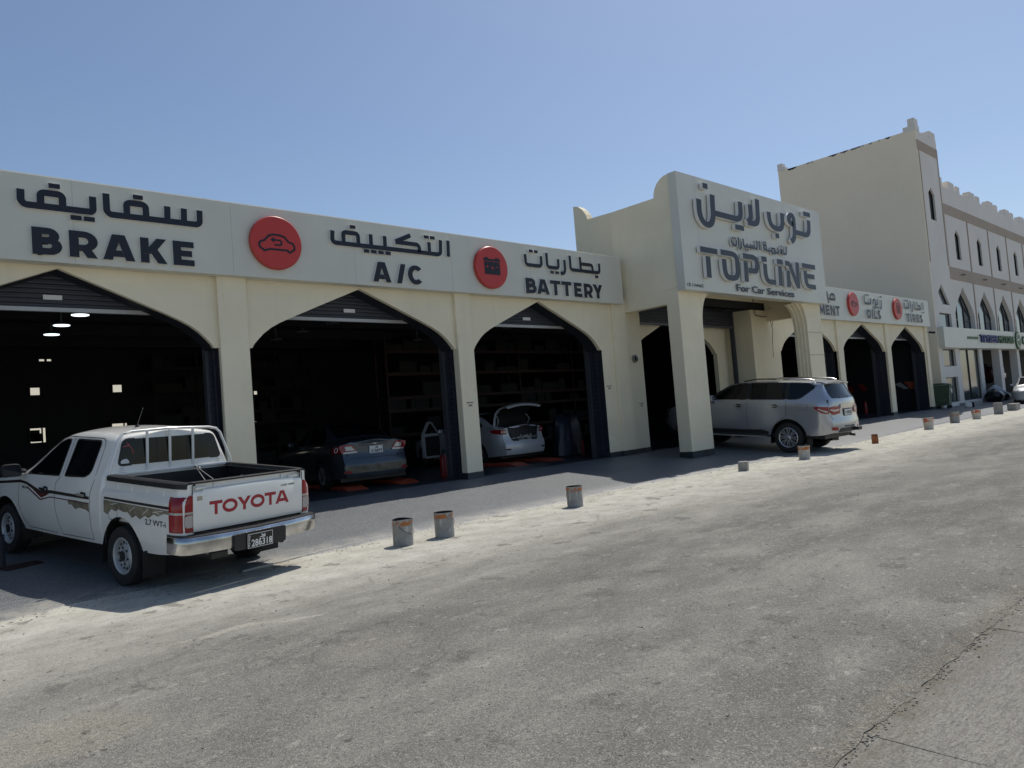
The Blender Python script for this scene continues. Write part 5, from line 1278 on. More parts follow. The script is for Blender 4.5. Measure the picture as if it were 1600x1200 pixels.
mb.build('bed_liner', M['black'], pk, bevel=.006)
for sg in (-1, 1):
    mb = MB(); rows = []
    for y in steps((-1.195, .37, 20)):
        e = bed.side_x(max(y, -1.19), 1.2); rows.append([(sg * (e + .014), y, 1.17), (sg * (e + .012), y, 1.222), (sg * (e - .02), y, 1.238), (sg * (e - .085), y, 1.236), (sg * (e - .10), y, 1.20)])
    mb.grid(rows); mb.face(rows[0]); mb.face(rows[-1]); mb.build('rail_cap', M['black'], pk, smooth=35)
    for y in (-.85, -.52, -.20, .12):
        k_ = MB(); fn = bed.side_fn(sg); patch(k_, [(y, 1.09), (y + .025, 1.09), (y + .025, 1.16), (y, 1.16)], fn, .1, .03, .010, .01); k_.build('rope_hook', M['truck'], pk, bevel=.004)
d_ = MB()                                     # torn looking olive decal over the wheel arch
patch(d_, [(.36, .965), (-1.04, .955), (-1.04, .985), (.36, .99)], LB, .1, .05, .0015, .001, 0)
pts = [(.37, .955), (-.10, .95), (-.55, .945), (-1.03, .945), (-1.03, .90), (-.92, .905), (-.80, .865), (-.72, .88), (-.62, .83), (-.55, .85), (-.44, .80), (-.36, .835), (-.27, .80), (-.18, .855), (-.08, .85), (.02, .87), (.10, .84), (.19, .86), (.28, .79), (.37, .81)]
patch(d_, pts, LB, .06, .04, .0012, .001, 1)
for q, (u, v, u2, v2) in enumerate(((-.9, .93, -.70, .90), (-.62, .935, -.50, .86), (-.34, .93, -.22, .87), (.05, .94, .2, .91), (-.84, .89, -.74, .91))):
    L_, Rr = ribbon([(u, v), (u2, v2)], .006); patch(d_, [L_[0], L_[1], Rr[1], Rr[0]], LB, .1, .1, .002, .001, 2)
d_.build('side_decal', [M['decal_k'], M['decal_g'], M['truck']], bedo, fix=False)
d_ = MB(); add_text(d_, '2.7 VVT-i', lambda u, v, w: LB(-u, v, w), .55, .76, .085, .002, 0, .002, .40); d_.build('engine_lettering', M['decal_k'], bedo, fix=False)
k_ = MB(); seam(k_, round_poly([(.06, .90), (.26, .90), (.26, .74), (.06, .74)], .04) + [(.06, .86)], LB, .007); k_.build('fuel_flap_gap', M['seam'], bedo, fix=False)
arch_liner(pk, -.01, .36, .416, .60, .86); arch_liner(pk, 3.07, .36, .425, .58, .83)
# ---- tailgate
mb = MB(); prof = [(-1.135, .70), (-1.20, .71), (-1.212, .75), (-1.212, 1.105), (-1.203, 1.130), (-1.165, 1.142), (-1.163, 1.185), (-1.160, 1.215), (-1.135, 1.215)]
xs2 = [-.712, -.70, -.60, -.58, -.3, 0, .3, .58, .60, .70, .712]
rows = []
for x in xs2:
    dz = .018 if abs(x) < .59 else 0.0; rows.append([(x, y - .012 * (1 - (x / .712) ** 2), z + (dz if 1.1 < z < 1.15 else 0)) for y, z in prof])
mb.grid(rows, 0, True); mb.face(rows[0]); mb.face(rows[-1]); tg = mb.build('tailgate', M['truck'], pk, smooth=30)
mb = MB(); mb.box(-.715, .715, -1.205, -1.125, 1.216, 1.238); mb.build('tailgate_cap', M['black'], tg, bevel=.006)
TGf = lambda u, v, w: (u, -1.2122 - .012 * (1 - (u / .712) ** 2) - w, v)
M['toyota_red'] = simple('decal_red', (.36, .02, .03), .45)
for ch, x, w_ in (('T', -.525, .155), ('O', -.372, .188), ('Y', -.188, .180), ('O', -.018, .188), ('T', .172, .155), ('A', .318, .195)):
    mb = MB()
    for k, p in enumerate(glyph(ch, w_, .148, .036)): stroke(mb, [(x + u + .0, .865 + v) for u, v in p], .036, TGf, -.002, .0008 + .0002 * k, 1, is_closed(p), 0, 0)
    for k, d in enumerate(glyph_diag(ch, w_, .148, .036)): diag(mb, (x + d[0], .865 + d[1], x + d[2], .865 + d[3]), .036, TGf, -.002, .0016 + .0002 * k, 1, 0, 0)
    mb.build('letter', M['toyota_red'], tg, fix=False)
mb = MB(); add_text(mb, 'LOAD 1000K', TGf, .40, 1.065, .032, .001, 0, .001, .20); mb.build('load_lettering', M['decal_k'], tg, fix=False)
mb = MB(); mb.box(-.665, -.605, -1.218, -1.2125, 1.04, 1.085); mb.build('badge', M['chrome'], tg)
for sg in (-1, 1):
    MB().box(sg * .60 - .07, sg * .60 + .07, -1.192, -1.172, 1.155, 1.18).build('tailgate_latch', M['truck'], tg, bevel=.008); MB().box(sg * .44 - .01, sg * .44 + .01, -1.185, -1.17, 1.15, 1.2).build('tailgate_rib', M['truck'], tg, bevel=.004)
mb = MB(); seam(mb, [(-.714, .70), (-.714, 1.21)], lambda u, v, w: (u, -1.208 - w, v), .01); seam(mb, [(.714, .70), (.714, 1.21)], lambda u, v, w: (u, -1.208 - w, v), .01); mb.build('tailgate_gap', M['seam'], tg, fix=False)
# ---- tail lamps, wrapping the corners
for sg in (-1, 1):
    def ring(z, top=0.0):
        o = [(.716, -1.213), (.775 - top * .3, -1.212), (.835 - top * .7, -1.185 + top * .3), (.872 - top, -1.12 + top * .5), (.879 - top, -1.03 + top), (.716, -1.03)]
        return [(sg * x, y, z) for x, y in o]
    mb = MB(); levels = [(.715, .012), (.73, 0), (.80, 0), (.90, 0), (.905, 0), (.93, 0), (.935, 0), (1.0, .004), (1.05, .02), (1.085, .05), (1.10, .085)]
    rows = [ring(z, t) for z, t in levels]
    for k in range(len(rows) - 1):
        m_ = 1 if .9 < levels[k][0] < .93 else 0
        mb.grid([rows[k], rows[k + 1]], m_, True)
    mb.face(rows[-1]); mb.face(rows[0]); tl = mb.build('tail_light', [M['redlamp'], M['clearlamp']], pk, smooth=40)
    k_ = MB(); poly = round_poly([(.720, .765), (.790, .765), (.812, .80), (.812, .885), (.76, .895), (.720, .895)], .012)
    if sg > 0: pass
    k_.prism(poly if sg > 0 else poly[::-1], lambda u, v, w: (sg * u, -1.2132 - w + .02 * max(0, u - .775), v), .003, -.004); k_.build('reversing_lens', M['clearlamp'], tl)
# ---- chrome step bumper with plate
mb = MB(); plan = [(-.90, -1.02), (-.905, -1.14), (-.885, -1.25), (-.82, -1.315), (-.5, -1.35), (0, -1.36), (.5, -1.35), (.82, -1.315), (.885, -1.25), (.905, -1.14), (.90, -1.02)]
def inset(p, d): 
    k = max(abs(p[0]), .3); return (p[0] * (1 - d * abs(p[0])), p[1] + d)
rows = []
for d, z in ((.03, .475), (.005, .485), (0.0, .52), (0.0, .60), (.006, .645), (.02, .66)): rows.append([(*inset(p, d), z + .015 * (abs(p[0]) / .9)) for p in plan])
mb.grid(rows); bp = mb.build('rear_bumper', M['chrome'], pk, smooth=50)
mb = MB(); top = [(*inset(p, .02), .672 + .012 * (abs(p[0]) / .9)) for p in plan]; inn = [(p[0] * .93, max(p[1] + .14, -1.21), p[2] + .012) for p in top]
mb.grid([top, inn]); mb.grid([[(p[0], p[1], p[2] - .03) for p in top], top]); mb.build('bumper_step', M['black'], bp, smooth=40)
mb = MB(); rows = []
for z, ins in ((.455, .03), (.465, .0), (.625, .0), (.635, .03)): rows.append([(-.345 + ins, -1.34, z), (-.335 + ins, -1.385, z), (.335 - ins, -1.385, z), (.345 - ins, -1.34, z)])
mb.grid(rows); mb.face(rows[-1]); mb.face(rows[0]); mb.build('plate_holder', M['black'], bp, smooth=30)
o, t, fn = plate(bp, .0 - .02, -1.392, .535, .335, .165, [('286318', -.115, -.062, .105, .27)], M['plate_k'], M['white_ink'])
qatar(t, fn, -.01, .025, .07)
for k in range(5): add_text(t, 'QATAR'[k], fn, -.152, .045 - k * .026, .026, .001, 0, .001)
t.build('plate_lettering', M['white_ink'], o, fix=False)
MB().box(-.56, -.36, -1.30, -1.24, .40, .475).build('tow_bracket', M['black'], bp, bevel=.01); MB().tube([(.34, -1.30, .46), (.34, -1.1, .44)], .035, 10).build('tow_bar_end', M['black'], bp)
# mud flaps, chassis, wheels
for sg in (-1, 1):
    mb = MB(); mb.box(sg * .76 - .125, sg * .76 + .125, -.52, -.51, .16, .46); mb.build('mud_flap', M['rubber'], pk, bevel=.01)
mb = MB(); 
for sg in (-1, 1): mb.box(sg * .42 - .04, sg * .42 + .04, -1.15, 3.6, .42, .54)
mb.tube([(-.75, 0, .34), (.75, 0, .34)], .05, 10); mb.tube([(0, 0, .34), (0, 3.0, .40)], .04, 8); mb.box(-.35, .35, .9, 2.6, .36, .42); mb.tube([(.45, -.2, .36), (.5, -1.1, .40)], .035, 8)
mb.build('chassis', M['black'], pk)
for sg in (-1, 1):
    wheel(pk, sg * .762, -.01, .338, .205, 'steel', .200, sg); wheel(pk, sg * .755, 3.07, .338, .205, 'steel', .200, sg)
# ---- load rack behind the cab, cord in the bed
mb = MB(); yb = .362
rk = [(-.80, yb, 1.235), (-.79, yb, 1.30), (-.665, yb + .03, 1.645), (-.615, yb + .045, 1.70), (-.52, yb + .055, 1.722), (0, yb + .06, 1.74), (.52, yb + .055, 1.722), (.615, yb + .045, 1.70), (.665, yb + .03, 1.645), (.79, yb, 1.30), (.80, yb, 1.235)]
mb.tube(rk, .0165, 10); rko = mb.build('load_rack', M['truck'], pk, smooth=40)
for x in (-.335, -.045, .265):
    mb = MB(); mb.box(x - .015, x + .015, yb + .005, yb + .027, 1.225, 1.733); mb.build('rack_bar', M['truck'], rko, bevel=.005)
mb = MB(); mb.box(-.80, .80, yb - .01, yb + .028, 1.215, 1.24); mb.build('rack_foot', M['truck'], rko, bevel=.004)
cd = MB(); cd.tube([(.26, .33, 1.24), (.12, -.3, .95), (.0, -1.0, 1.05), (-.25, -1.15, 1.238)], .006, 6); cd.tube([(.26, .33, 1.24), (.22, -.4, 1.0), (-.06, -1.13, 1.245)], .006, 6)
cd.tube([(.25, .33, 1.23), (.20, .22, 1.25), (.23, .18, 1.2), (.28, .25, 1.22), (.25, .33, 1.23)], .010, 6); cd.build('lashing_cord', simple('cord_grey', (.30, .29, .26), .8), rko, smooth=60)
# interior floor pan so that light does not leak under the cab
mb = MB(); mb.box(-.80, .80, .45, 3.6, .42, .47); mb.build('floor_pan', M['black'], body)

# ---------------------------------------------------------------- silver SUV under the porch
sv = tag(empty('suv', (19.62, 9.54, gz(9.54) + .012), (.08, 0, .02)), 'large silver SUV nosed in under the entrance porch', 'suv')
suvd = dict(zlow=.42, fW=smooth_tab([(-1.12, .97), (-.6, .985), (1.5, .985), (3.1, .985), (3.6, .96), (4.05, .90)]),
            fP=smooth_tab([(0, .93), (.10, .955), (.35, .985), (.62, 1.0), (.80, 1.0), (.92, .985), (1, .955)]),
            fbelt=smooth_tab([(-1.12, 1.42), (-.4, 1.41), (1.0, 1.385), (2.3, 1.36), (2.9, 1.26), (3.5, 1.20), (4.05, 1.08)]),
            fbot=smooth_tab([(-1.12, .56), (-.9, .50), (-.55, .47), (.5, .46), (2.6, .46), (3.6, .46), (4.05, .46)]),
            arches=[(0, .42, .49), (3.075, .42, .48)],
            fxr=smooth_tab([(-1.12, .74), (-.8, .765), (.2, .79), (1.4, .785), (1.95, .755), (2.4, .77), (2.85, .80), (3.4, .75), (4.05, .66)]),
            fzr=smooth_tab([(-1.12, 1.845), (-.7, 1.885), (.2, 1.905), (1.2, 1.89), (1.75, 1.825), (2.1, 1.67), (2.5, 1.45), (2.78, 1.305), (3.3, 1.25), (3.8, 1.17), (4.05, 1.09)]),
            fzt=smooth_tab([(-1.12, 1.895), (-.7, 1.935), (.2, 1.955), (1.2, 1.945), (1.8, 1.87), (2.15, 1.71), (2.55, 1.49), (2.85, 1.335), (3.3, 1.29), (3.8, 1.21), (4.05, 1.10)]),
            y0=-1.12, y1=4.05, cr=.34, cd=.12, cf=.6, cfd=.20, rr=.11,
            frear=smooth_tab([(.42, .02), (.56, -.03), (.80, -.035), (.90, .0), (1.05, .03), (1.4, .07), (1.6, .18), (1.95, .33)]), ffront=lambda z: .08 if z < .6 else .0)
suv = Car(**suvd)
suv.ys = merge_ys(steps((-1.12, -.78, 12), (-.78, 2.6, 36), (2.6, 4.05, 20)), arch_steps(0, .49), arch_steps(3.075, .48), [1.5, 1.65, 1.75, 1.85, 2.0, 2.2, 2.35])
body = suv.build('body', M['silver'], sv, suv.ys, .10, .12)
for sg in (-1, 1):
    fn = suv.side_fn(sg)
    gl = [round_poly([(2.42, 1.405), (1.22, 1.425), (1.22, 1.86), (1.45, 1.86), (1.72, 1.80), (2.1, 1.62)], [.02, .03, .03, .03, .04, .04]),
          round_poly([(1.13, 1.43), (.10, 1.44), (.08, 1.875), (1.13, 1.875)], .03),
          round_poly([(.02, 1.44), (-.22, 1.445), (-.34, 1.475), (-.68, 1.74), (-.66, 1.80), (-.52, 1.855), (.0, 1.87)], [.03, .05, .06, .05, .05, .06, .03])]
    for w_, nm in zip(gl, ('front_side_window', 'middle_side_window', 'rear_side_window')):
        mb = MB(); patch(mb, w_[::-1], fn, .12, .1, .003, .01); o = mb.build(nm, M['glass'], body, smooth=30)
        k_ = MB(); stroke(k_, w_, .025, fn, -.004, .005, 1, True, 0, 0); k_.build('window_seal', M['black'], o, fix=False)
    for p in ([(1.22, 1.43), (1.13, 1.43), (1.13, 1.87), (1.22, 1.86)], [(.10, 1.44), (.02, 1.44), (.0, 1.87), (.08, 1.875)]):
        mb = MB(); patch(mb, p, fn, .1, .1, .0022, .004); mb.build('door_pillar_trim', M['black'], body, fix=False)
    gap(body, [(1.18, 1.41), (1.19, 1.0), (1.16, .62), (1.12, .50)], fn); gap(body, [(.06, 1.42), (.05, 1.05), (.10, .95), (.30, .84), (.44, .66), (.50, .50)], fn)
    gap(body, [(2.46, 1.38), (2.52, 1.1), (2.52, .8), (2.46, .52)], fn); gap(body, round_poly([(-.26, 1.30), (-.54, 1.31), (-.54, 1.16), (-.26, 1.15)], .03) + [(-.26, 1.27)], fn, .007)
    mb = MB(); patch(mb, [(2.50, .47), (.58, .47), (.56, .54), (.75, .60), (1.2, .585), (2.50, .585)], fn, .15, .08, .008, .02); mb.build('sill_trim', M['black'], body, smooth=40)
    mb = MB(); mb.box(sg * .90 - .07, sg * .90 + .07, .62, 2.44, .385, .42); mb.build('side_step', M['alu'], body, bevel=.012)
    for y in (1.36, .28):
        mb = MB(); patch(mb, round_poly([(y - .02, 1.235), (y + .20, 1.24), (y + .20, 1.268), (y - .02, 1.265)], .014), fn, .06, .05, .045, .012); h_ = mb.build('door_handle', M['chrome'], body, smooth=40)
        mb = MB(); patch(mb, round_poly([(y + .02, 1.20), (y + .16, 1.205), (y + .16, 1.30), (y + .02, 1.295)], .045), fn, .06, .05, .004, .004); mb.build('handle_recess', M['seam'], h_, fix=False)
    # roof rail
    mb = MB(); mb.tube([(sg * .70, -.62, 1.93), (sg * .705, -.5, 1.965), (sg * .715, .2, 1.995), (sg * .71, 1.0, 1.985), (sg * .69, 1.40, 1.925)], .02, 8); mb.build('roof_rail', M['chrome'], body, smooth=40)
    mb = MB(); mb.box(sg * 1.02 - .10, sg * 1.02 + .10, 2.22, 2.38, 1.36, 1.54); mb.build('door_mirror', M['silver'], body, bevel=.04)
    # wheel arch lip
RF = suv.rear_fn()
TG = smooth_tab([(0, 0), (1, 1)])
rw = round_poly([(-.70, 1.46), (.70, 1.46), (.655, 1.83), (-.655, 1.83)], [.09, .09, .06, .06])
mb = MB(); patch(mb, rw, RF, .12, .07, .006, .012); rwo = mb.build('rear_window', M['glass'], body, smooth=30)
k_ = MB(); stroke(k_, [(-.3, 1.48), (.28, 1.50)], .018, RF, .004, .022, 1, False, 0, 0); k_.build('wiper', M['black'], rwo, fix=False)
# spoiler
mb = MB(); rows = []
for x in steps((-.73, .73, 12)):
    c = .06 * (x / .73) ** 2; rows.append([(x, -.72 + c, 1.935 - c * .55), (x, -.90 + c, 1.922 - c * .6), (x, -.985 + c, 1.895 - c * .6), (x, -.975 + c, 1.865 - c * .6), (x, -.80 + c, 1.85 - c * .6)])
mb.grid(rows); mb.face(rows[0]); mb.face(rows[-1]); mb.build('roof_spoiler', M['silver'], body, smooth=35)
for sg in (-1, 1):
    fns = suv.side_fn(sg)
    # lamp: inner block on the tail and an outer point on the flank
    inner = [(.44, 1.07), (.74, 1.03), (.87, 1.10), (.87, 1.235), (.70, 1.25), (.46, 1.25)]
    inner = round_poly(inner, .02); inner = [(sg * a, b_) for a, b_ in inner]
    if sg < 0: inner = inner[::-1]
    def lampfn(u, v, o):
        x, y, z = RF(u, v, 0); return (x + (sg * o * .6 if abs(u) > .8 else 0), y - o, z)
    mb = MB(); patch(mb, inner, RF, .05, .05, .022, .03); tl = mb.build('tail_light', M['redlamp'], body, smooth=35)
    outer = round_poly([(-1.09, 1.06), (-1.09, 1.245), (-.80, 1.25), (-.70, 1.235), (-.80, 1.15), (-.92, 1.08)], [.005, .005, .02, .01, .02, .02])
    mb = MB(); patch(mb, outer, fns, .04, .05, .016, .02); mb.build('outer_lens', M['redlamp'], tl, smooth=35)
    cl = [(.50, 1.135), (.72, 1.115), (.86, 1.15), (.86, 1.185), (.68, 1.165), (.50, 1.18)]; cl = [(sg * a, b_) for a, b_ in cl]
    mb = MB(); patch(mb, cl if sg > 0 else cl[::-1], RF, .05, .05, .026, .008); mb.build('clear_lens', M['clearlamp'], tl, smooth=35)
    ol = [(-1.07, 1.135), (-.84, 1.205), (-.80, 1.19), (-.95, 1.12), (-1.07, 1.09)]
    mb = MB(); patch(mb, ol, fns, .05, .05, .019, .006); mb.build('clear_lens', M['clearlamp'], tl, smooth=35)
    # fog reflector in the bumper
    rf_ = round_poly([(sg * .62, .62), (sg * .88, .64), (sg * .88, .72), (sg * .64, .71)], .02)
    mb = MB(); patch(mb, rf_ if sg > 0 else rf_[::-1], RF, .05, .05, .010, .012); mb.build('reflector', M['redlamp'], body, smooth=35)
mb = MB(); patch(mb, round_poly([(-.42, 1.20), (.42, 1.20), (.40, 1.30), (-.40, 1.30)], .03), RF, .1, .05, .030, .03); mb.build('chrome_garnish', M['chrome'], body, smooth=35)
gap(body, [(-.86, 1.42), (-.88, 1.27)], RF, .01, 'tailgate_gap'); gap(body, [(-.84, 1.04), (-.80, .93), (-.6, .885), (.6, .885), (.80, .93), (.84, 1.04)], RF, .014, 'tailgate_gap')
gap(body, [(-.80, 1.84), (-.84, 1.45)], RF, .01, 'tailgate_gap')
mb = MB(); patch(mb, round_poly([(-.62, .57), (.62, .57), (.50, .68), (-.50, .68)], .03), RF, .1, .05, .010, .02); mb.build('lower_bumper_trim', M['black'], body, smooth=35)
mb = MB(); mb.box(-.30, .30, -1.255, -1.13, .70, .74); mb.build('bumper_step', M['black'], body, bevel=.01)
px, py_, pz = RF(0, 1.10, 0)
o, t, fn = plate(body, 0, py_ - .012, 1.08, .46, .16, [], M['plate_w'], M['ink'], rx=-.10)
for k in range(5): t.box(-.10 + k * .062, -.06 + k * .062, -.0078, -.0066, -.045, .035)
t.box(-.20, -.16, -.0078, -.0066, -.02, .02)
t.build('plate_marks', M['ink'], o, fix=False)
mb = MB(); stroke(mb, round_poly([(-.25, 1.0), (.25, 1.0), (.25, 1.17), (-.25, 1.17)], .02), .02, RF, .0, .016, 1, True, 0, 0); mb.build('plate_surround', M['black'], body, fix=False)
mb = MB(); mb.box(-.06 + .30, .06 + .42, -1.38, -1.15, .585, .68); mb.build('tow_hitch', M['black'], body, bevel=.015)
mb = MB(); mb.tube([(.60, -1.0, .43), (.60, -1.16, .42)], .035, 12); mb.build('exhaust_pipe', M['chrome'], body, smooth=40)
def suv_top(u, y, o):
    xs_, zs_, xr, zr, zt = suv.upper(y); return (u * xr, y + o * .6, zr + (zt - zr) * (1 - u * u) + o)
mb = MB(); patch(mb, [(-.93, 1.80), (.93, 1.80), (.95, 2.72), (-.95, 2.72)], suv_top, .2, .08, .004, .004); mb.build('windscreen', M['glass'], body, smooth=30)
for sg in (-1, 1): MB().box(sg * .70 - .16, sg * .70 + .16, 3.86, 4.02, .86, 1.04).build('headlight', M['glass'], body, bevel=.03)
arch_liner(sv, 0, .42, .485, .66, .962); arch_liner(sv, 3.075, .42, .475, .66, .955)
mb = MB(); mb.box(-.86, .86, -.95, 3.8, .40, .50); mb.build('underbody', M['black'], sv)
for sg in (-1, 1):
    mb = MB(); mb.box(sg * .84 - .12, sg * .84 + .12, -.56, -.55, .22, .5); mb.build('mud_flap', M['rubber'], sv, bevel=.01)
    wheel(sv, sg * .848, 0, .405, .265, 8, .262, sg); wheel(sv, sg * .848, 3.075, .405, .265, 8, .262, sg)

# ---------------------------------------------------------------- sedans (built from the tail forwards; origin under the rear axle)
def sedan(name, label, loc, rz, paint, open_boot=False, detail=None):
    r_ = tag(empty(name, loc, (0, 0, rz)), label, 'sedan')
    oh = .98                                            # rear overhang
    d = dict(zlow=.20, fW=smooth_tab([(-.98, .84), (-.5, .875), (1.5, .88), (2.8, .875), (3.2, .85), (3.55, .78)]),
             fP=smooth_tab([(0, .93), (.12, .96), (.4, .99), (.68, 1.0), (.85, .985), (1, .94)]),
             fbelt=smooth_tab([(-.98, .98), (-.5, 1.0), (.6, .985), (1.8, .93), (2.3, .88), (2.9, .80), (3.55, .66)]),
             fbot=smooth_tab([(-.98, .27), (-.6, .24), (.5, .20), (2.4, .20), (3.55, .22)]), arches=[(0, .31, .36), (2.62, .31, .36)],
             fxr=smooth_tab([(-.98, .66), (-.45, .66), (.2, .585), (1.0, .60), (1.5, .58), (2.0, .66), (2.5, .70), (3.55, .58)]),
             fzr=smooth_tab([(-.98, 1.02), (-.55, 1.055), (-.42, 1.08), (.0, 1.27), (.35, 1.38), (.9, 1.42), (1.3, 1.39), (1.7, 1.22), (2.05, 1.02), (2.3, .93), (3.0, .86), (3.55, .70)]),
             fzt=smooth_tab([(-.98, 1.06), (-.55, 1.10), (-.42, 1.12), (.0, 1.33), (.35, 1.44), (.9, 1.475), (1.3, 1.44), (1.75, 1.24), (2.1, 1.04), (2.35, .96), (3.0, .90), (3.55, .72)]),
             y0=-.98, y1=3.55, cr=.42, cd=.11, cf=.6, cfd=.2, rr=.08,
             frear=smooth_tab([(.2, .05), (.32, -.03), (.55, -.04), (.66, .02), (.72, .05), (.95, .06), (1.08, .02)]), ffront=lambda z: 0)
    c = Car(**d)
    c.ys = merge_ys(steps((-.98, -.56, 10), (-.56, 2.4, 30), (2.4, 3.55, 12)), arch_steps(0, .36), arch_steps(2.62, .36))
    b_ = c.build('body', paint, r_, c.ys, .07, .1)
    for sg in (-1, 1):
        fn = c.side_fn(sg)
        for w_ in (round_poly([(1.85, .98), (.95, 1.01), (.95, 1.37), (1.25, 1.345), (1.5, 1.25)], .03), round_poly([(.88, 1.01), (-.05, 1.03), (-.10, 1.10), (.30, 1.335), (.88, 1.38)], .03)):
            mb = MB(); patch(mb, w_[::-1], fn, .12, .1, .003, .01); mb.build('side_window', M['glass'], b_, smooth=30)
        gap(b_, [(.92, .98), (.93, .6), (.88, .28)], fn); gap(b_, [(-.02, 1.0), (.06, .75), (.34, .55), (.40, .28)], fn)
        mb = MB(); mb.box(sg * .93 - .08, sg * .93 + .08, 1.62, 1.74, .97, 1.09); mb.build('door_mirror', paint, b_, bevel=.035)
        wheel(r_, sg * .765, 0, .305, .19, 5, .195, sg); wheel(r_, sg * .765, 2.62, .305, .19, 5, .195, sg)
    def ctop(u, y, o):
        xs_, zs_, xr, zr, zt = c.upper(y); return (u * xr, y - o * .5, zr + (zt - zr) * (1 - u * u) + o)
    mb = MB(); patch(mb, [(-.92, -.34), (.92, -.34), (.90, .36), (-.90, .36)], ctop, .2, .07, .004, .004); mb.build('rear_window', M['glass'], b_, smooth=30)
    mb = MB(); patch(mb, [(-.92, 1.34), (.92, 1.34), (.94, 2.1), (-.94, 2.1)], ctop, .2, .07, .004, .004); mb.build('windscreen', M['glass'], b_, smooth=30)
    arch_liner(r_, 0, .31, .355, .6, .85); arch_liner(r_, 2.62, .31, .355, .6, .85)
    mb = MB(); mb.box(-.78, .78, -.85, 3.3, .18, .26); mb.build('underbody', M['black'], r_)
    return r_, b_, c
# dark sedan in the second bay: pose measured at the tail, origin moved to the axle
def axle(x, y, th, oh=.98): return (x - math.sin(th) * oh, y + math.cos(th) * oh, FLOOR + .014)
d1, b1, c1 = sedan('sedan', 'dark slate sedan in the second bay with its tail to the street', axle(8.53, 13.86, -.11), -.11, M['darkcar'])
RF1 = c1.rear_fn()
for sg in (-1, 1):
    fns = c1.side_fn(sg)
    p = round_poly([(.40, .80), (.74, .79), (.80, .95), (.70, .985), (.52, .975)], .02); p = [(sg * a, z) for a, z in p]
    mb = MB(); patch(mb, p if sg > 0 else p[::-1], RF1, .05, .05, .014, .02); tl = mb.build('tail_light', M['redlamp'], b1, smooth=35)
    p = round_poly([(-.94, .80), (-.94, .955), (-.72, .94), (-.66, .87), (-.70, .80)], .02)
    mb = MB(); patch(mb, p, fns, .05, .05, .012, .02); mb.build('outer_lens', M['redlamp'], tl, smooth=35)
    p = [(.42, .795), (.72, .785), (.72, .82), (.42, .83)]; p = [(sg * a, z) for a, z in p]
    mb = MB(); patch(mb, p if sg > 0 else p[::-1], RF1, .05, .05, .018, .008)
    p = [(.46, .85), (.66, .85), (.68, .94), (.54, .94)]; p = [(sg * a, z) for a, z in p]
    patch(mb, p if sg > 0 else p[::-1], RF1, .05, .05, .018, .008); mb.build('clear_lens', M['clearlamp'], tl, smooth=35)
    mb = MB(); stroke(mb, arc(-.82, .875, .045, .05, 0, 360, 20), .014, fns, .008, .02, 1, True, 0, 0); mb.build('lamp_ring', M['plate_w'], tl, fix=False)
    p = [(.58, .36), (.76, .37), (.72, .43), (.60, .42)]; p = [(sg * a, z) for a, z in p]
    mb = MB(); patch(mb, p if sg > 0 else p[::-1], RF1, .05, .05, .006, .006); mb.build('reflector', M['redlamp'], b1, smooth=35)
mb = MB(); stroke(mb, arc(0, 1.005, .065, .045, 0, 360, 24), .011, RF1, 0, .012, 1, True, 0, 0); stroke(mb, arc(0, 1.022, .045, .018, 0, 360, 20), .009, RF1, 0, .0125, 1, True, 0, 0); stroke(mb, arc(0, 1.005, .02, .042, 0, 360, 20), .009, RF1, 0, .013, 1, True, 0, 0); mb.build('oval_badge', M['chrome'], b1, fix=False)
mb = MB(); add_text(mb, 'TOYOTA', RF1, -.62, 1.0, .04, .006, 0, .001, .15); add_text(mb, 'COROLLA', RF1, .42, 1.01, .035, .006, 0, .001, .16); mb.build('badge_lettering', M['chrome'], b1, fix=False)
sm = MB(); seam(sm, [(-.66, .78), (-.58, .70), (-.4, .67), (.4, .67), (.58, .70), (.66, .78)], RF1, .014); sm.build('boot_gap', M['seam'], b1, fix=False)
x_, y_, z_ = RF1(0, .84, 0)
o, t, fn = plate(b1, .02, y_ - .012, .835, .33, .17, [('314899', -.12, -.065, .095, .26)], M['plate_w'], M['ink'])
qatar(t, fn, -.03, .03, .07); t.build('plate_lettering', M['ink'], o, fix=False)
M['dustband'] = simple('dusty_bumper', (.16, .14, .10), .8, var=.4, vscale=6)
mb = MB(); patch(mb, [(-.72, .36), (.72, .36), (.74, .52), (-.74, .52)], RF1, .1, .06, .002, .002); mb.build('dusty_bumper_strip', M['dustband'], b1, smooth=35)
# pale sedan with raised boot lid and open door in the third bay
d2, b2, c2_ = sedan('sedan', 'pale silver sedan in the third bay with its boot lid raised', axle(13.81, 14.67, -.02), -.02, M['palecar'])
RF2 = c2_.rear_fn()
for sg in (-1, 1):
    fns = c2_.side_fn(sg)
    p = round_poly([(.60, .84), (.76, .83), (.78, .98), (.60, .97)], .02); p = [(sg * a, z) for a, z in p]
    mb = MB(); patch(mb, p if sg > 0 else p[::-1], RF2, .05, .05, .014, .02); tl = mb.build('tail_light', M['redlamp'], b2, smooth=35)
    p = round_poly([(-.94, .84), (-.94, .97), (-.70, .98), (-.52, .96), (-.66, .88)], .02)
    mb = MB(); patch(mb, p, fns, .05, .05, .012, .02); mb.build('outer_lens', M['redlamp'], tl, smooth=35)
    p = [(.60, .885), (.76, .88), (.76, .92), (.60, .92)]; p = [(sg * a, z) for a, z in p]
    mb = MB(); patch(mb, p if sg > 0 else p[::-1], RF2, .05, .05, .018, .008); mb.build('clear_lens', M['clearlamp'], tl, smooth=35)
    p = round_poly([(.56, .40), (.74, .40), (.74, .45), (.56, .44)], .02); p = [(sg * a, z) for a, z in p]
    mb = MB(); patch(mb, p if sg > 0 else p[::-1], RF2, .05, .05, .004, .006); mb.build('reflector', M['black'], b2, smooth=35)
mb = MB()
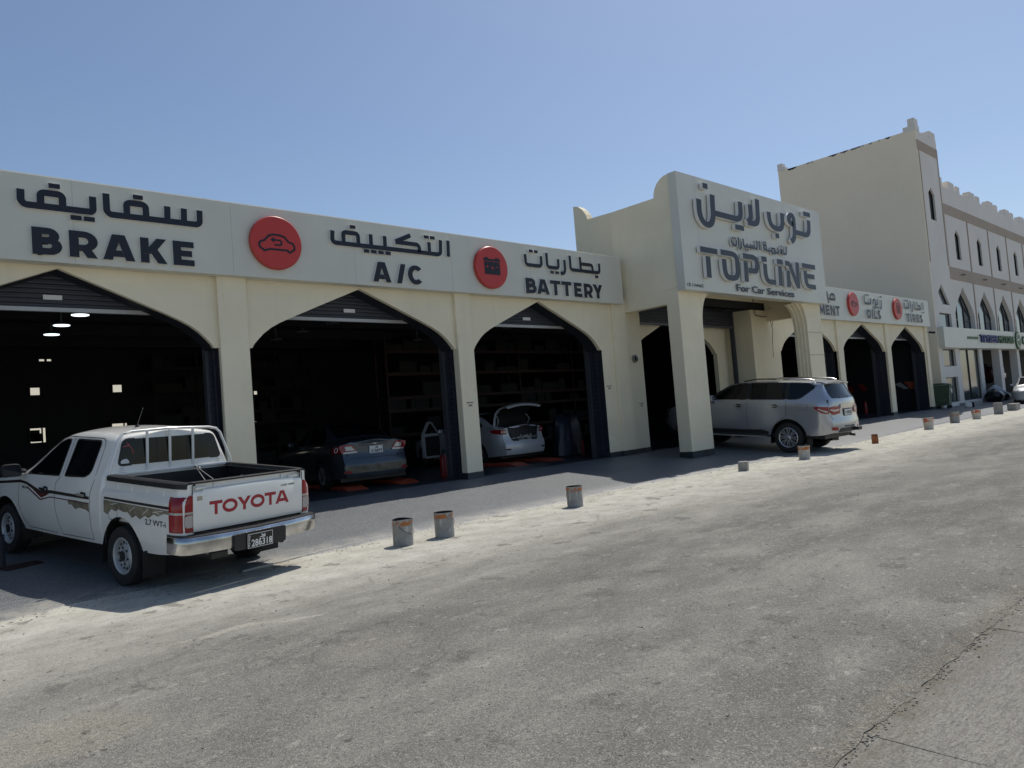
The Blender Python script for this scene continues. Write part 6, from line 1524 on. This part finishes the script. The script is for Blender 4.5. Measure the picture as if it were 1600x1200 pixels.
patch(mb, round_poly([(-.42, .66), (.42, .66), (.58, 1.02), (.52, 1.045), (-.52, 1.045), (-.58, 1.02)], .02), RF2, .1, .06, .006, .006)
def deck(u, y, o): 
    xs_, zs_, xr, zr, zt = c2_.upper(y); return (u * xr, y, zr + (zt - zr) * (1 - u * u) + o)
patch(mb, [(-.86, -.92), (.86, -.92), (.88, -.46), (-.88, -.46)], deck, .2, .08, .006, .006); mb.build('boot_opening', M['black'], b2, fix=False)
mb = MB(); stroke(mb, round_poly([(-.44, .65), (.44, .65), (.60, 1.03), (.58, 1.06)], .03)[2:], .02, RF2, 0, .012, 1, False, 0, 0) if False else None
stroke(mb, [(-.56, 1.05), (-.60, 1.02), (-.44, .655), (-.40, .645), (.40, .645), (.44, .655), (.60, 1.02), (.56, 1.05)], .022, RF2, 0, .014, 1, False, 0, 0); mb.build('boot_seal', M['black'], b2, fix=False)
# raised lid: curved shell hinged at the deck, open side and lip showing
lid = MB(); H0 = Vector((0, -.40, 1.11)); rows_o = []; rows_i = []
for a, l in ((70, 0), (69, .12), (66, .26), (60, .40), (20, .52), (-25, .62), (-40, .75), (-42, .86)):
    pass
path = [(-.40, 1.13), (-.44, 1.28), (-.50, 1.42), (-.60, 1.55), (-.74, 1.62), (-.92, 1.655), (-1.06, 1.66), (-1.10, 1.63)]
for k, (y, z) in enumerate(path):
    wv = .58 + .06 * (k / 7); rows_o.append([(wv * u, y + .02 * u * u, z - .07 * u * u * (1 if k > 2 else .4)) for u in [q / 6 - 1 for q in range(13)]])
    rows_i.append([(p[0] * .93, p[1] - (.04 if k < 4 else -.02), p[2] - (.01 if k < 3 else .045)) for p in rows_o[-1]])
lid.grid(rows_o, 0); lid.grid(rows_i, 1)
lid.grid([[r[0] for r in rows_o], [r[0] for r in rows_i]], 0); lid.grid([[r[-1] for r in rows_o], [r[-1] for r in rows_i]], 0); lid.grid([rows_o[-1], rows_i[-1]], 0)
lo_ = lid.build('boot_lid', [M['palecar'], M['black']], b2, smooth=45)
for sg in (-1, 1):
    mb = MB(); mb.tube([(sg * .56, -.52, 1.06), (sg * .58, -.62, 1.22), (sg * .555, -.52, 1.36), (sg * .54, -.46, 1.30)], .014, 8); mb.build('hinge_arm', M['palecar'], lo_, smooth=50)
bg_ = MB(); random.seed(3)
for k in range(6): bg_.obox(Matrix.Translation((-.25 + k * .09, -1.02 + .0, .72 + .015 * (k % 2))) @ Matrix.Rotation(k * 1.1, 4, 'Y') @ Matrix.Rotation(.4, 4, 'Z'), .14, .05, .07)
bg_.build('boot_clutter', M['block'], b2, bevel=.02)
# open near-side door
dr = MB(); hinge = Vector((-.885, 1.90, 0)); ang = R(62)
dw = [(0, .28), (.98, .30), (1.02, .60), (1.0, .98), (.62, 1.36), (.40, 1.30), (.05, .98), (-.02, .6)]
def dfn(u, v, w): return (hinge.x - math.sin(ang) * u - math.cos(ang) * w, hinge.y - math.cos(ang) * u + math.sin(ang) * w, v)
dr.prism(round_poly(dw, .06), dfn, 0, -.09, 0, 0, holes=[[(.12, 1.0), (.95, 1.0), (.62, 1.31), (.43, 1.26)]]); do_ = dr.build('open_door', [M['palecar']], b2, smooth=30)
mb = MB(); mb.prism([(.12, 1.0), (.95, 1.0), (.62, 1.31), (.43, 1.26)], dfn, -.04, -.05); mb.build('door_glass', M['glass'], do_)
mb = MB(); mb.prism(round_poly([(.06, .34), (.94, .36), (.96, .92), (.06, .92)], .05), dfn, -.091, -.105); mb.build('door_lining', M['black'], do_)

# ================================================================ SMALL THINGS
# ---- paint cans and blocks marking the edge of the lane
def can_mat(name, wall, band, z0, z1, smear=.5):
    """painted tin with a printed band and dripped paint"""
    m, nt, b = new_mat(name); co = nt.nodes.new('ShaderNodeTexCoord').outputs['Object']
    z = axis(nt, co, 2); n = noise(nt, co, 9, 5, .7); st = noise(nt, co, 14, 4, .7, (1, 1, .25))
    c = ramp(nt, n, [(.35, tuple(x * .72 for x in wall)), (.65, wall)])
    c = mixc(nt, ramp(nt, st, [(.55, gray(0)), (.68, gray(smear))]), c, (.62, .61, .58))
    inb = mul(nt, maprange(nt, z, z0, z0 + .006, 0, 1), maprange(nt, z, z1, z1 + .006, 1, 0))
    br = ramp(nt, noise(nt, co, 7, 3, .6), [(.47, gray(.05)), (.53, gray(1))])
    c = mixc(nt, mul(nt, inb, br), c, band)
    c = mixc(nt, ramp(nt, noise(nt, co, 20, 4, .8), [(.64, gray(0)), (.74, gray(.8))]), c, (.12, .10, .09))
    nt.links.new(c, b.inputs['Base Color']); b.inputs['Roughness'].default_value = .45; b.inputs['Metallic'].default_value = .15
    return m
CM = [can_mat('tin_grey', (.30, .30, .29), (.36, .12, .03), .265, .325), can_mat('tin_pale', (.48, .46, .42), (.42, .14, .035), .225, .305, .3), can_mat('tin_white_red', (.56, .52, .45), (.48, .085, .045), .255, .385, .3)]
def can(x, y, r, h, mat, label, rz, handle=True, taper=1.0, dent=0.0, tilt=0.0):
    o = tag(empty('paint_can', (x, y, gz(y)), (tilt, 0, rz)), label, 'can', 'cans set out along the lane edge')
    mb = MB(); n = 36; rows = []
    for rr, z in ((r * .97 * taper, 0), (r * taper, .012), (r * .985 * taper, .02), (r * .985 * (taper * .5 + .5), h * .5), (r * .985, h * .76), (r * .992, h * .775), (r * .99, h * .79), (r, h - .012), (r * 1.02, h)):
        rows.append([((rr + dent * math.sin(3 * a + 1 + z * 9)) * math.cos(a), (rr + dent * math.sin(3 * a + 1 + z * 9)) * math.sin(a), z + (dent * 1.2 * math.sin(2 * a) if z == h else 0)) for a in [2 * math.pi * q / n for q in range(n)]])
    mb.grid(rows, 0, True); mb.face(rows[0])
    inner = [[(p[0] * .95, p[1] * .95, p[2]) for p in rows[-1]], [(p[0] * .78, p[1] * .78, h * .45) for p in rows[-1]]]
    mb.grid([rows[-1]] + inner, 1, True); mb.face(inner[-1], 1)
    mb.build('can_body', [mat, M['rubber']], o, smooth=40)
    if handle:
        k = MB(); k.tube([(r * math.cos(a) * 1.03, -r * abs(math.sin(a)) * 1.06 - .004, h * .80 - .13 * abs(math.sin(a)) ** .8) for a in [math.pi * q / 12 for q in range(13)]], .003, 6); k.build('handle', M['wire'], o, smooth=60)
        for sg in (-1, 1):
            k = MB(); k.lathe([(.014, 0), (.010, .012)], 10, axis='X', o=(sg * r * 1.0 - .006, 0, h * .80)); k.build('handle_lug', M['alu'], o)
    return o
random.seed(11)
can(5.46, 8.31, .137, .345, CM[0], 'grey paint can nearest the pickup, its wire handle sticking out sideways', .5, dent=.006)
can(6.12, 8.27, .137, .345, CM[0], 'grey paint can with orange band, second in the row from the pickup', 1.9)
can(9.03, 8.47, .137, .345, CM[0], 'grey paint can standing alone opposite the third bay', 3.1)
can(17.20, 8.38, .140, .33, CM[1], 'pale paint can with orange top in front of the silver SUV wheel', .2, False, .93)
can(27.95, 9.02, .17, .42, CM[2], 'cream paint can with red rim, first of the far cans after the rusty tin', .9, False, .88)
can(31.65, 9.27, .17, .44, CM[0], 'grey streaked can between the cream can and the last red rimmed can', 2.2, False, .98)
can(33.95, 9.14, .18, .40, CM[2], 'cream paint can with red rim nearest the far concrete blocks', 1.4, False, .82)
# squashed rusty tin
rt_ = tag(empty('rusty_tin', (21.85, 8.5, 0), (0, 0, .5)), 'squat rusty orange tin on the lane beyond the SUV', 'tin')
M['rust'] = simple('rusty_orange', (.34, .11, .035), .7, var=.5, vscale=12)
mb = MB(); p = round_poly([(-.11, -.08), (.11, -.09), (.12, .08), (-.10, .09)], .03); rows = [[(u * k, v * k, z + (.02 * math.sin(9 * u) if z > .2 else 0)) for u, v in p] for k, z in ((1, 0), (.97, .01), (1, .12), (.93, .23), (.96, .24))]
mb.grid(rows, 0, True); mb.face(rows[0]); mb.build('tin_body', M['rust'], rt_, smooth=30)
mb = MB(); mb.face([(u * .9, v * .9, .20) for u, v in p]); mb.build('tin_inside', M['rubber'], rt_)
for (x, y, sx, sy, sz, rz, lb) in ((14.6, 8.53, .20, .20, .205, .35, 'small concrete cube block at the apron edge before the porch'), (37.7, 9.28, .36, .34, .50, .2, 'tall concrete block standing on end beyond the far cans'), (41.2, 9.5, 1.05, .36, .30, .06, 'long concrete block lying flat at the far right edge')):
    mb = MB(); mb.box(-sx / 2, sx / 2, -sy / 2, sy / 2, 0, sz); o = mb.build('concrete_block', M['block'], loc=(x, y, gz(y)), bevel=.012); o.rotation_euler = (0, 0, rz); tag(o, lb, 'block', 'concrete blocks along the lane edge')
# dark drum and flat board left of the pickup
can(1.32, 11.45, .15, .42, M['jamb'], 'dark navy drum at the left edge beyond the pickup', 0, False)
mb = MB(); mb.box(-.22, .22, -.10, .10, 0, .02); o = mb.build('flat_board', M['rack'], loc=(1.62, 11.3, gz(11.3) + .012), bevel=.004); o.rotation_euler = (SLOPE, 0, .3); tag(o, 'thin brown board lying on the apron beside the dark drum', 'board')
# ---- lifts in the bays
def lift(x, y, w, l, label, rz=0):
    o = tag(empty('car_lift', (x, y, FLOOR + .014), (0, 0, rz)), label, 'lift')
    for sg in (-1, 1):
        mb = MB(); mb.prism([(0, 0), (.35, .075), (l, .075), (l, 0)], lambda u, v, q, sg=sg: (sg * w / 2 + q, u, v), -.24, .24); mb.build('platform', M['orange'], o, bevel=.006)
    mb = MB(); mb.box(-w / 2 + .24, w / 2 - .24, l * .5, l * .5 + .1, .0, .05); mb.build('cross_bar', M['black'], o)
    return o
lift(8.65, 13.72, 1.25, 3.2, 'low orange drive-on lift under the dark sedan', -.11)
lift(13.75, 14.0, 1.30, 3.2, 'low orange drive-on lift under the pale sedan', -.02)
# ---- fire extinguishers
def extinguisher(x, y, label, k=1.0):
    o = tag(empty('fire_extinguisher', (x, y, FLOOR + .014)), label, 'extinguisher')
    mb = MB(); mb.lathe([(.075 * k, 0), (.08 * k, .02), (.08 * k, .42 * k), (.06 * k, .48 * k), (.025 * k, .51 * k)], 20); mb.build('cylinder', M['extred'], o, smooth=40)
    mb = MB(); mb.lathe([(.02 * k, .51 * k), (.02 * k, .56 * k)], 10); mb.box(-.015, .015, -.12 * k, .03, .555 * k, .58 * k); mb.box(-.012, .012, -.11 * k, .02, .60 * k, .62 * k); mb.tube([(0, .03, .54 * k), (0, .10 * k, .48 * k), (0, .105 * k, .15 * k)], .011, 6); mb.build('valve', M['black'], o, smooth=40)
extinguisher(10.36, 13.85, 'red fire extinguisher behind the right jamb of the second bay', 1.05)
extinguisher(38.9, 15.45, 'red fire extinguisher on the floor of the oils bay', 1.25)
# ---- covered machine in the third bay
tp = tag(empty('covered_machine', (16.25, 15.35, FLOOR + .014), (0, 0, .3)), 'machine under a crumpled dark tarpaulin at the right of the third bay', 'machine')
mb = MB(); rows = []; n = 28
random.seed(5); ph = [random.uniform(0, 6) for _ in range(6)]
for z, k in ((.02, 1.0), (.25, .98), (.5, .93), (.75, .9), (.95, .86), (1.12, .74), (1.22, .45), (1.25, .1)):
    rows.append([((.62 * k + .045 * k * math.sin(5 * a + ph[0] + z * 2) + .03 * math.sin(9 * a + ph[1] - z * 3)) * math.cos(a), (.42 * k + .04 * k * math.sin(4 * a + ph[2] + z)) * math.sin(a), z + .05 * math.sin(3 * a + ph[3]) * (z > .5)) for a in [2 * math.pi * q / n for q in range(n)]])
mb.grid(rows, 0, True); mb.face(rows[-1]); mb.build('tarpaulin', M['tarp'], tp, smooth=50)
mb = MB(); mb.tube([(-.05, -.52, 0), (-.05, -.52, .42)], .05, 10); mb.build('red_bottle', M['extred'], tp, smooth=40)
# ---- storage racks along the rear of the third bay
def rack(x0, x1, y, label, seed, rm='rack'):
    random.seed(seed); o = tag(empty('storage_rack', ((x0 + x1) / 2, y, FLOOR + .014)), label, 'rack', 'brown storage racks at the back of the workshop')
    cx = (x0 + x1) / 2
    for k in range(5):
        x = x0 + (x1 - x0) * k / 4 - cx
        for yy in (0, .6):
            mb = MB(); mb.box(x - .03, x + .03, yy - .03, yy + .03, 0, 4.1); mb.build('post', M[rm], o)
    for z in (.42, 1.0, 1.75, 2.15, 2.9, 3.6):
        mb = MB(); mb.box(x0 - cx, x1 - cx, -.045, -.032, z - .05, z + .05); mb.build('beam', M[rm], o)
        mb = MB(); mb.box(x0 - cx, x1 - cx, .0, .6, z + .0, z + .03); mb.build('shelf', M['stock'], o)
        x = x0 - cx + .05
        while x < x1 - cx - .6 and z < 3.9:
            w = random.uniform(.25, .8); h = random.uniform(.15, .5)
            if random.random() < .75:
                mb = MB(); mb.box(x, x + w, .05, .5, z + .031, z + .031 + h); mb.build('carton', M['stock'], o)
            x += w + random.uniform(.02, .2)
rack(12.3, 23.5, 19.0, 'brown storage rack with cartons behind the pale sedan', 1)
rack(6.9, 12.0, 23.4, 'brown storage rack deep behind the dark sedan', 2, 'rack2')
# ---- slanted colour blocks on the end wall of the far bays
def wall_block(p, mat, label):
    mb = MB(); mb.prism(p, lambda u, v, w: (40.237 - w, u, v), .02, 0); o = mb.build('coloured_panel', mat); o.location = (0, 0, 0)
    tag(o, label, 'panel', 'slanted panels on the end wall of the far bays')
wall_block([(16.90, 1.82), (16.66, 1.80), (16.45, 1.45), (16.80, 1.44)], M['extred'], 'slanted red panel seen farthest left through the oils bay')
wall_block([(16.23, 1.86), (15.95, 1.83), (15.78, 1.49), (16.05, 1.46)], M['extred'], 'slanted red panel second from the left through the oils bay')
wall_block([(14.42, 1.69), (14.12, 1.77), (13.72, 1.42), (13.96, 1.41)], M['alu'], 'slanted grey panel on the wall seen through the tyres bay')
wall_block([(13.93, 1.79), (13.42, 1.76), (13.40, 1.37), (13.66, 1.40)], M['orange'], 'orange panel next to the grey one through the tyres bay')
# ---- wheeled bin
bn = tag(empty('wheelie_bin', (40.98, 12.42, gz(12.42) + .011), (0, 0, .12)), 'dark green wheeled rubbish bin in the corner beside the far building', 'bin')
mb = MB(); rows = [[(sx * k, sy * k2, z) for sx, sy in ((-.38, -.38), (.38, -.38), (.38, .38), (-.38, .38))] for k, k2, z in ((.80, .78, .16), (.84, .82, .5), (1, 1, 1.12), (1.05, 1.07, 1.13), (1.05, 1.07, 1.19))]
mb.grid(rows, 0, True); mb.face(rows[0]); mb.face(rows[-1]); mb.build('bin_body', M['bin'], bn, bevel=.03)
mb = MB(); q_ = .41; mb.grid([[(-q_, -.44, 1.20), (q_, -.44, 1.20)], [(-q_, -.1, 1.29), (q_, -.1, 1.29)], [(-q_, .42, 1.30), (q_, .42, 1.30)], [(-q_, .45, 1.20), (q_, .45, 1.20)]]); mb.face([(-q_, -.44, 1.2), (-q_, -.1, 1.29), (-q_, .42, 1.3), (-q_, .45, 1.2)]); mb.face([(q_, -.44, 1.2), (q_, -.1, 1.29), (q_, .42, 1.3), (q_, .45, 1.2)]); mb.build('lid', M['bin'], bn)
mb = MB(); mb.box(-.02, .24, -.385, -.372, .78, .98); o = mb.build('sticker', M['plate_w'], bn)
for x in (-.26, .26):
    for y in (-.24, .24):
        mb = MB(); mb.lathe([(.08, -.03), (.08, .03)], 14, axis='X', o=(x, y, .08)); mb.box(x - .045, x + .045, y - .03, y + .03, .08, .18); mb.build('castor', M['rubber'], bn)
for x, lb in ((42.3, 'white rag heap at the foot of the far building by the bin'), (42.75, 'small dark box at the foot of the far building by the bin')):
    mb = MB(); mb.box(-.16, .16, -.14, .14, 0, .26); o = mb.build('small_box', M['plate_w'] if x < 42.5 else M['stock'], loc=(x, 11.7, gz(11.7) + .011), bevel=.05); o.rotation_euler = (0, 0, .4); tag(o, lb, 'box')
# ---- rubbish bags outside the shop
def bag(x, y, r, h, mat, lb, seed):
    random.seed(seed); ph = [random.uniform(0, 6) for _ in range(6)]; mb = MB(); rows = []; n = 20
    for t in range(9):
        z = h * t / 8; k = math.sin(math.pi * min(1, .18 + t / 8 * .80)) ** .7
        rows.append([(r * k * (1 + .13 * math.sin(3 * a + ph[0] + t * .4) + .07 * math.sin(7 * a + ph[1])) * math.cos(a), r * k * (1 + .12 * math.sin(4 * a + ph[2])) * math.sin(a), z) for a in [2 * math.pi * q / n for q in range(n)]])
    mb.grid(rows, 0, True); mb.face(rows[0]); mb.face(rows[-1]); o = mb.build('rubbish_bag', mat, smooth=60, loc=(x, y, gz(y) + .012)); tag(o, lb, 'bag', 'rubbish bags at the shop front')
bag(48.9, 12.15, .5, .75, M['bag'], 'black rubbish bag left of the pale sack at the shop front', 1)
bag(50.5, 12.2, .42, .62, M['bag'], 'black rubbish bag right of the pale sack at the shop front', 2)
bag(49.75, 12.3, .45, .95, simple('pale_sack', (.42, .46, .45), .5, bstr=.4, bscale=8), 'pale sack between the two black bags at the shop front', 3)
mb = MB(); mb.box(-.6, .6, -.2, .2, 0, .4); o = mb.build('dark_crate', M['stock'], loc=(51.6, 12.2, gz(12.2) + .012), bevel=.02); tag(o, 'low dark crate at the right end of the rubbish bags', 'crate')
# ---- cars at the far shop
def small_car(name, label, loc, rz, paint):
    r_, b_, c = sedan(name, label, loc, rz, paint); return r_, b_, c
lf = tag(empty('post_lift', (54.6, 14.6, fbz + .02)), 'dark two post lift holding up the wine red car in the far shop', 'lift')
for x in (-1.5, 1.5):
    mb = MB(); mb.box(x - .15, x + .15, -.15, .15, 0, 3.2); mb.build('post', M['stock'], lf)
mb = MB(); mb.box(-1.5, 1.5, -.5, -.4, 1.08, 1.16); mb.box(-1.5, 1.5, .9, 1.0, 1.08, 1.16); mb.build('arm', M['stock'], lf)
d3, b3, c3 = sedan('sedan', 'wine red car raised on a lift inside the far shop', (54.55, 14.0, fbz + 1.0), -.05, M['wine'])
RF3 = c3.rear_fn()
for sg in (-1, 1):
    p = [(.40, .80), (.74, .79), (.78, .95), (.42, .93)]; p = [(sg * a, z) for a, z in p]
    mb = MB(); patch(mb, p if sg > 0 else p[::-1], RF3, .05, .05, .014, .02); mb.build('tail_light', M['redlamp'], b3, smooth=35)
mb = MB(); patch(mb, [(-.25, .78), (.25, .78), (.25, .90), (-.25, .90)], RF3, .1, .1, .008, .01); mb.build('number_plate', M['plate_w'], b3, fix=False)
d4, b4, c4 = sedan('sedan', 'silver car at the right edge parked before the far shop, nose to the left', (50.1, 10.5, gz(10.5) + .01), 1.75, M['palecar'])
RF4 = c4.rear_fn()
for sg in (-1, 1):
    p = [(.40, .80), (.74, .79), (.78, .95), (.42, .93)]; p = [(sg * a, z) for a, z in p]
    mb = MB(); patch(mb, p if sg > 0 else p[::-1], RF4, .05, .05, .014, .02); mb.build('tail_light', M['redlamp'], b4, smooth=35)
    MB().box(sg * .60 - .14, sg * .60 + .14, 3.28, 3.46, .60, .72).build('headlight', M['clearlamp'], b4, bevel=.03)
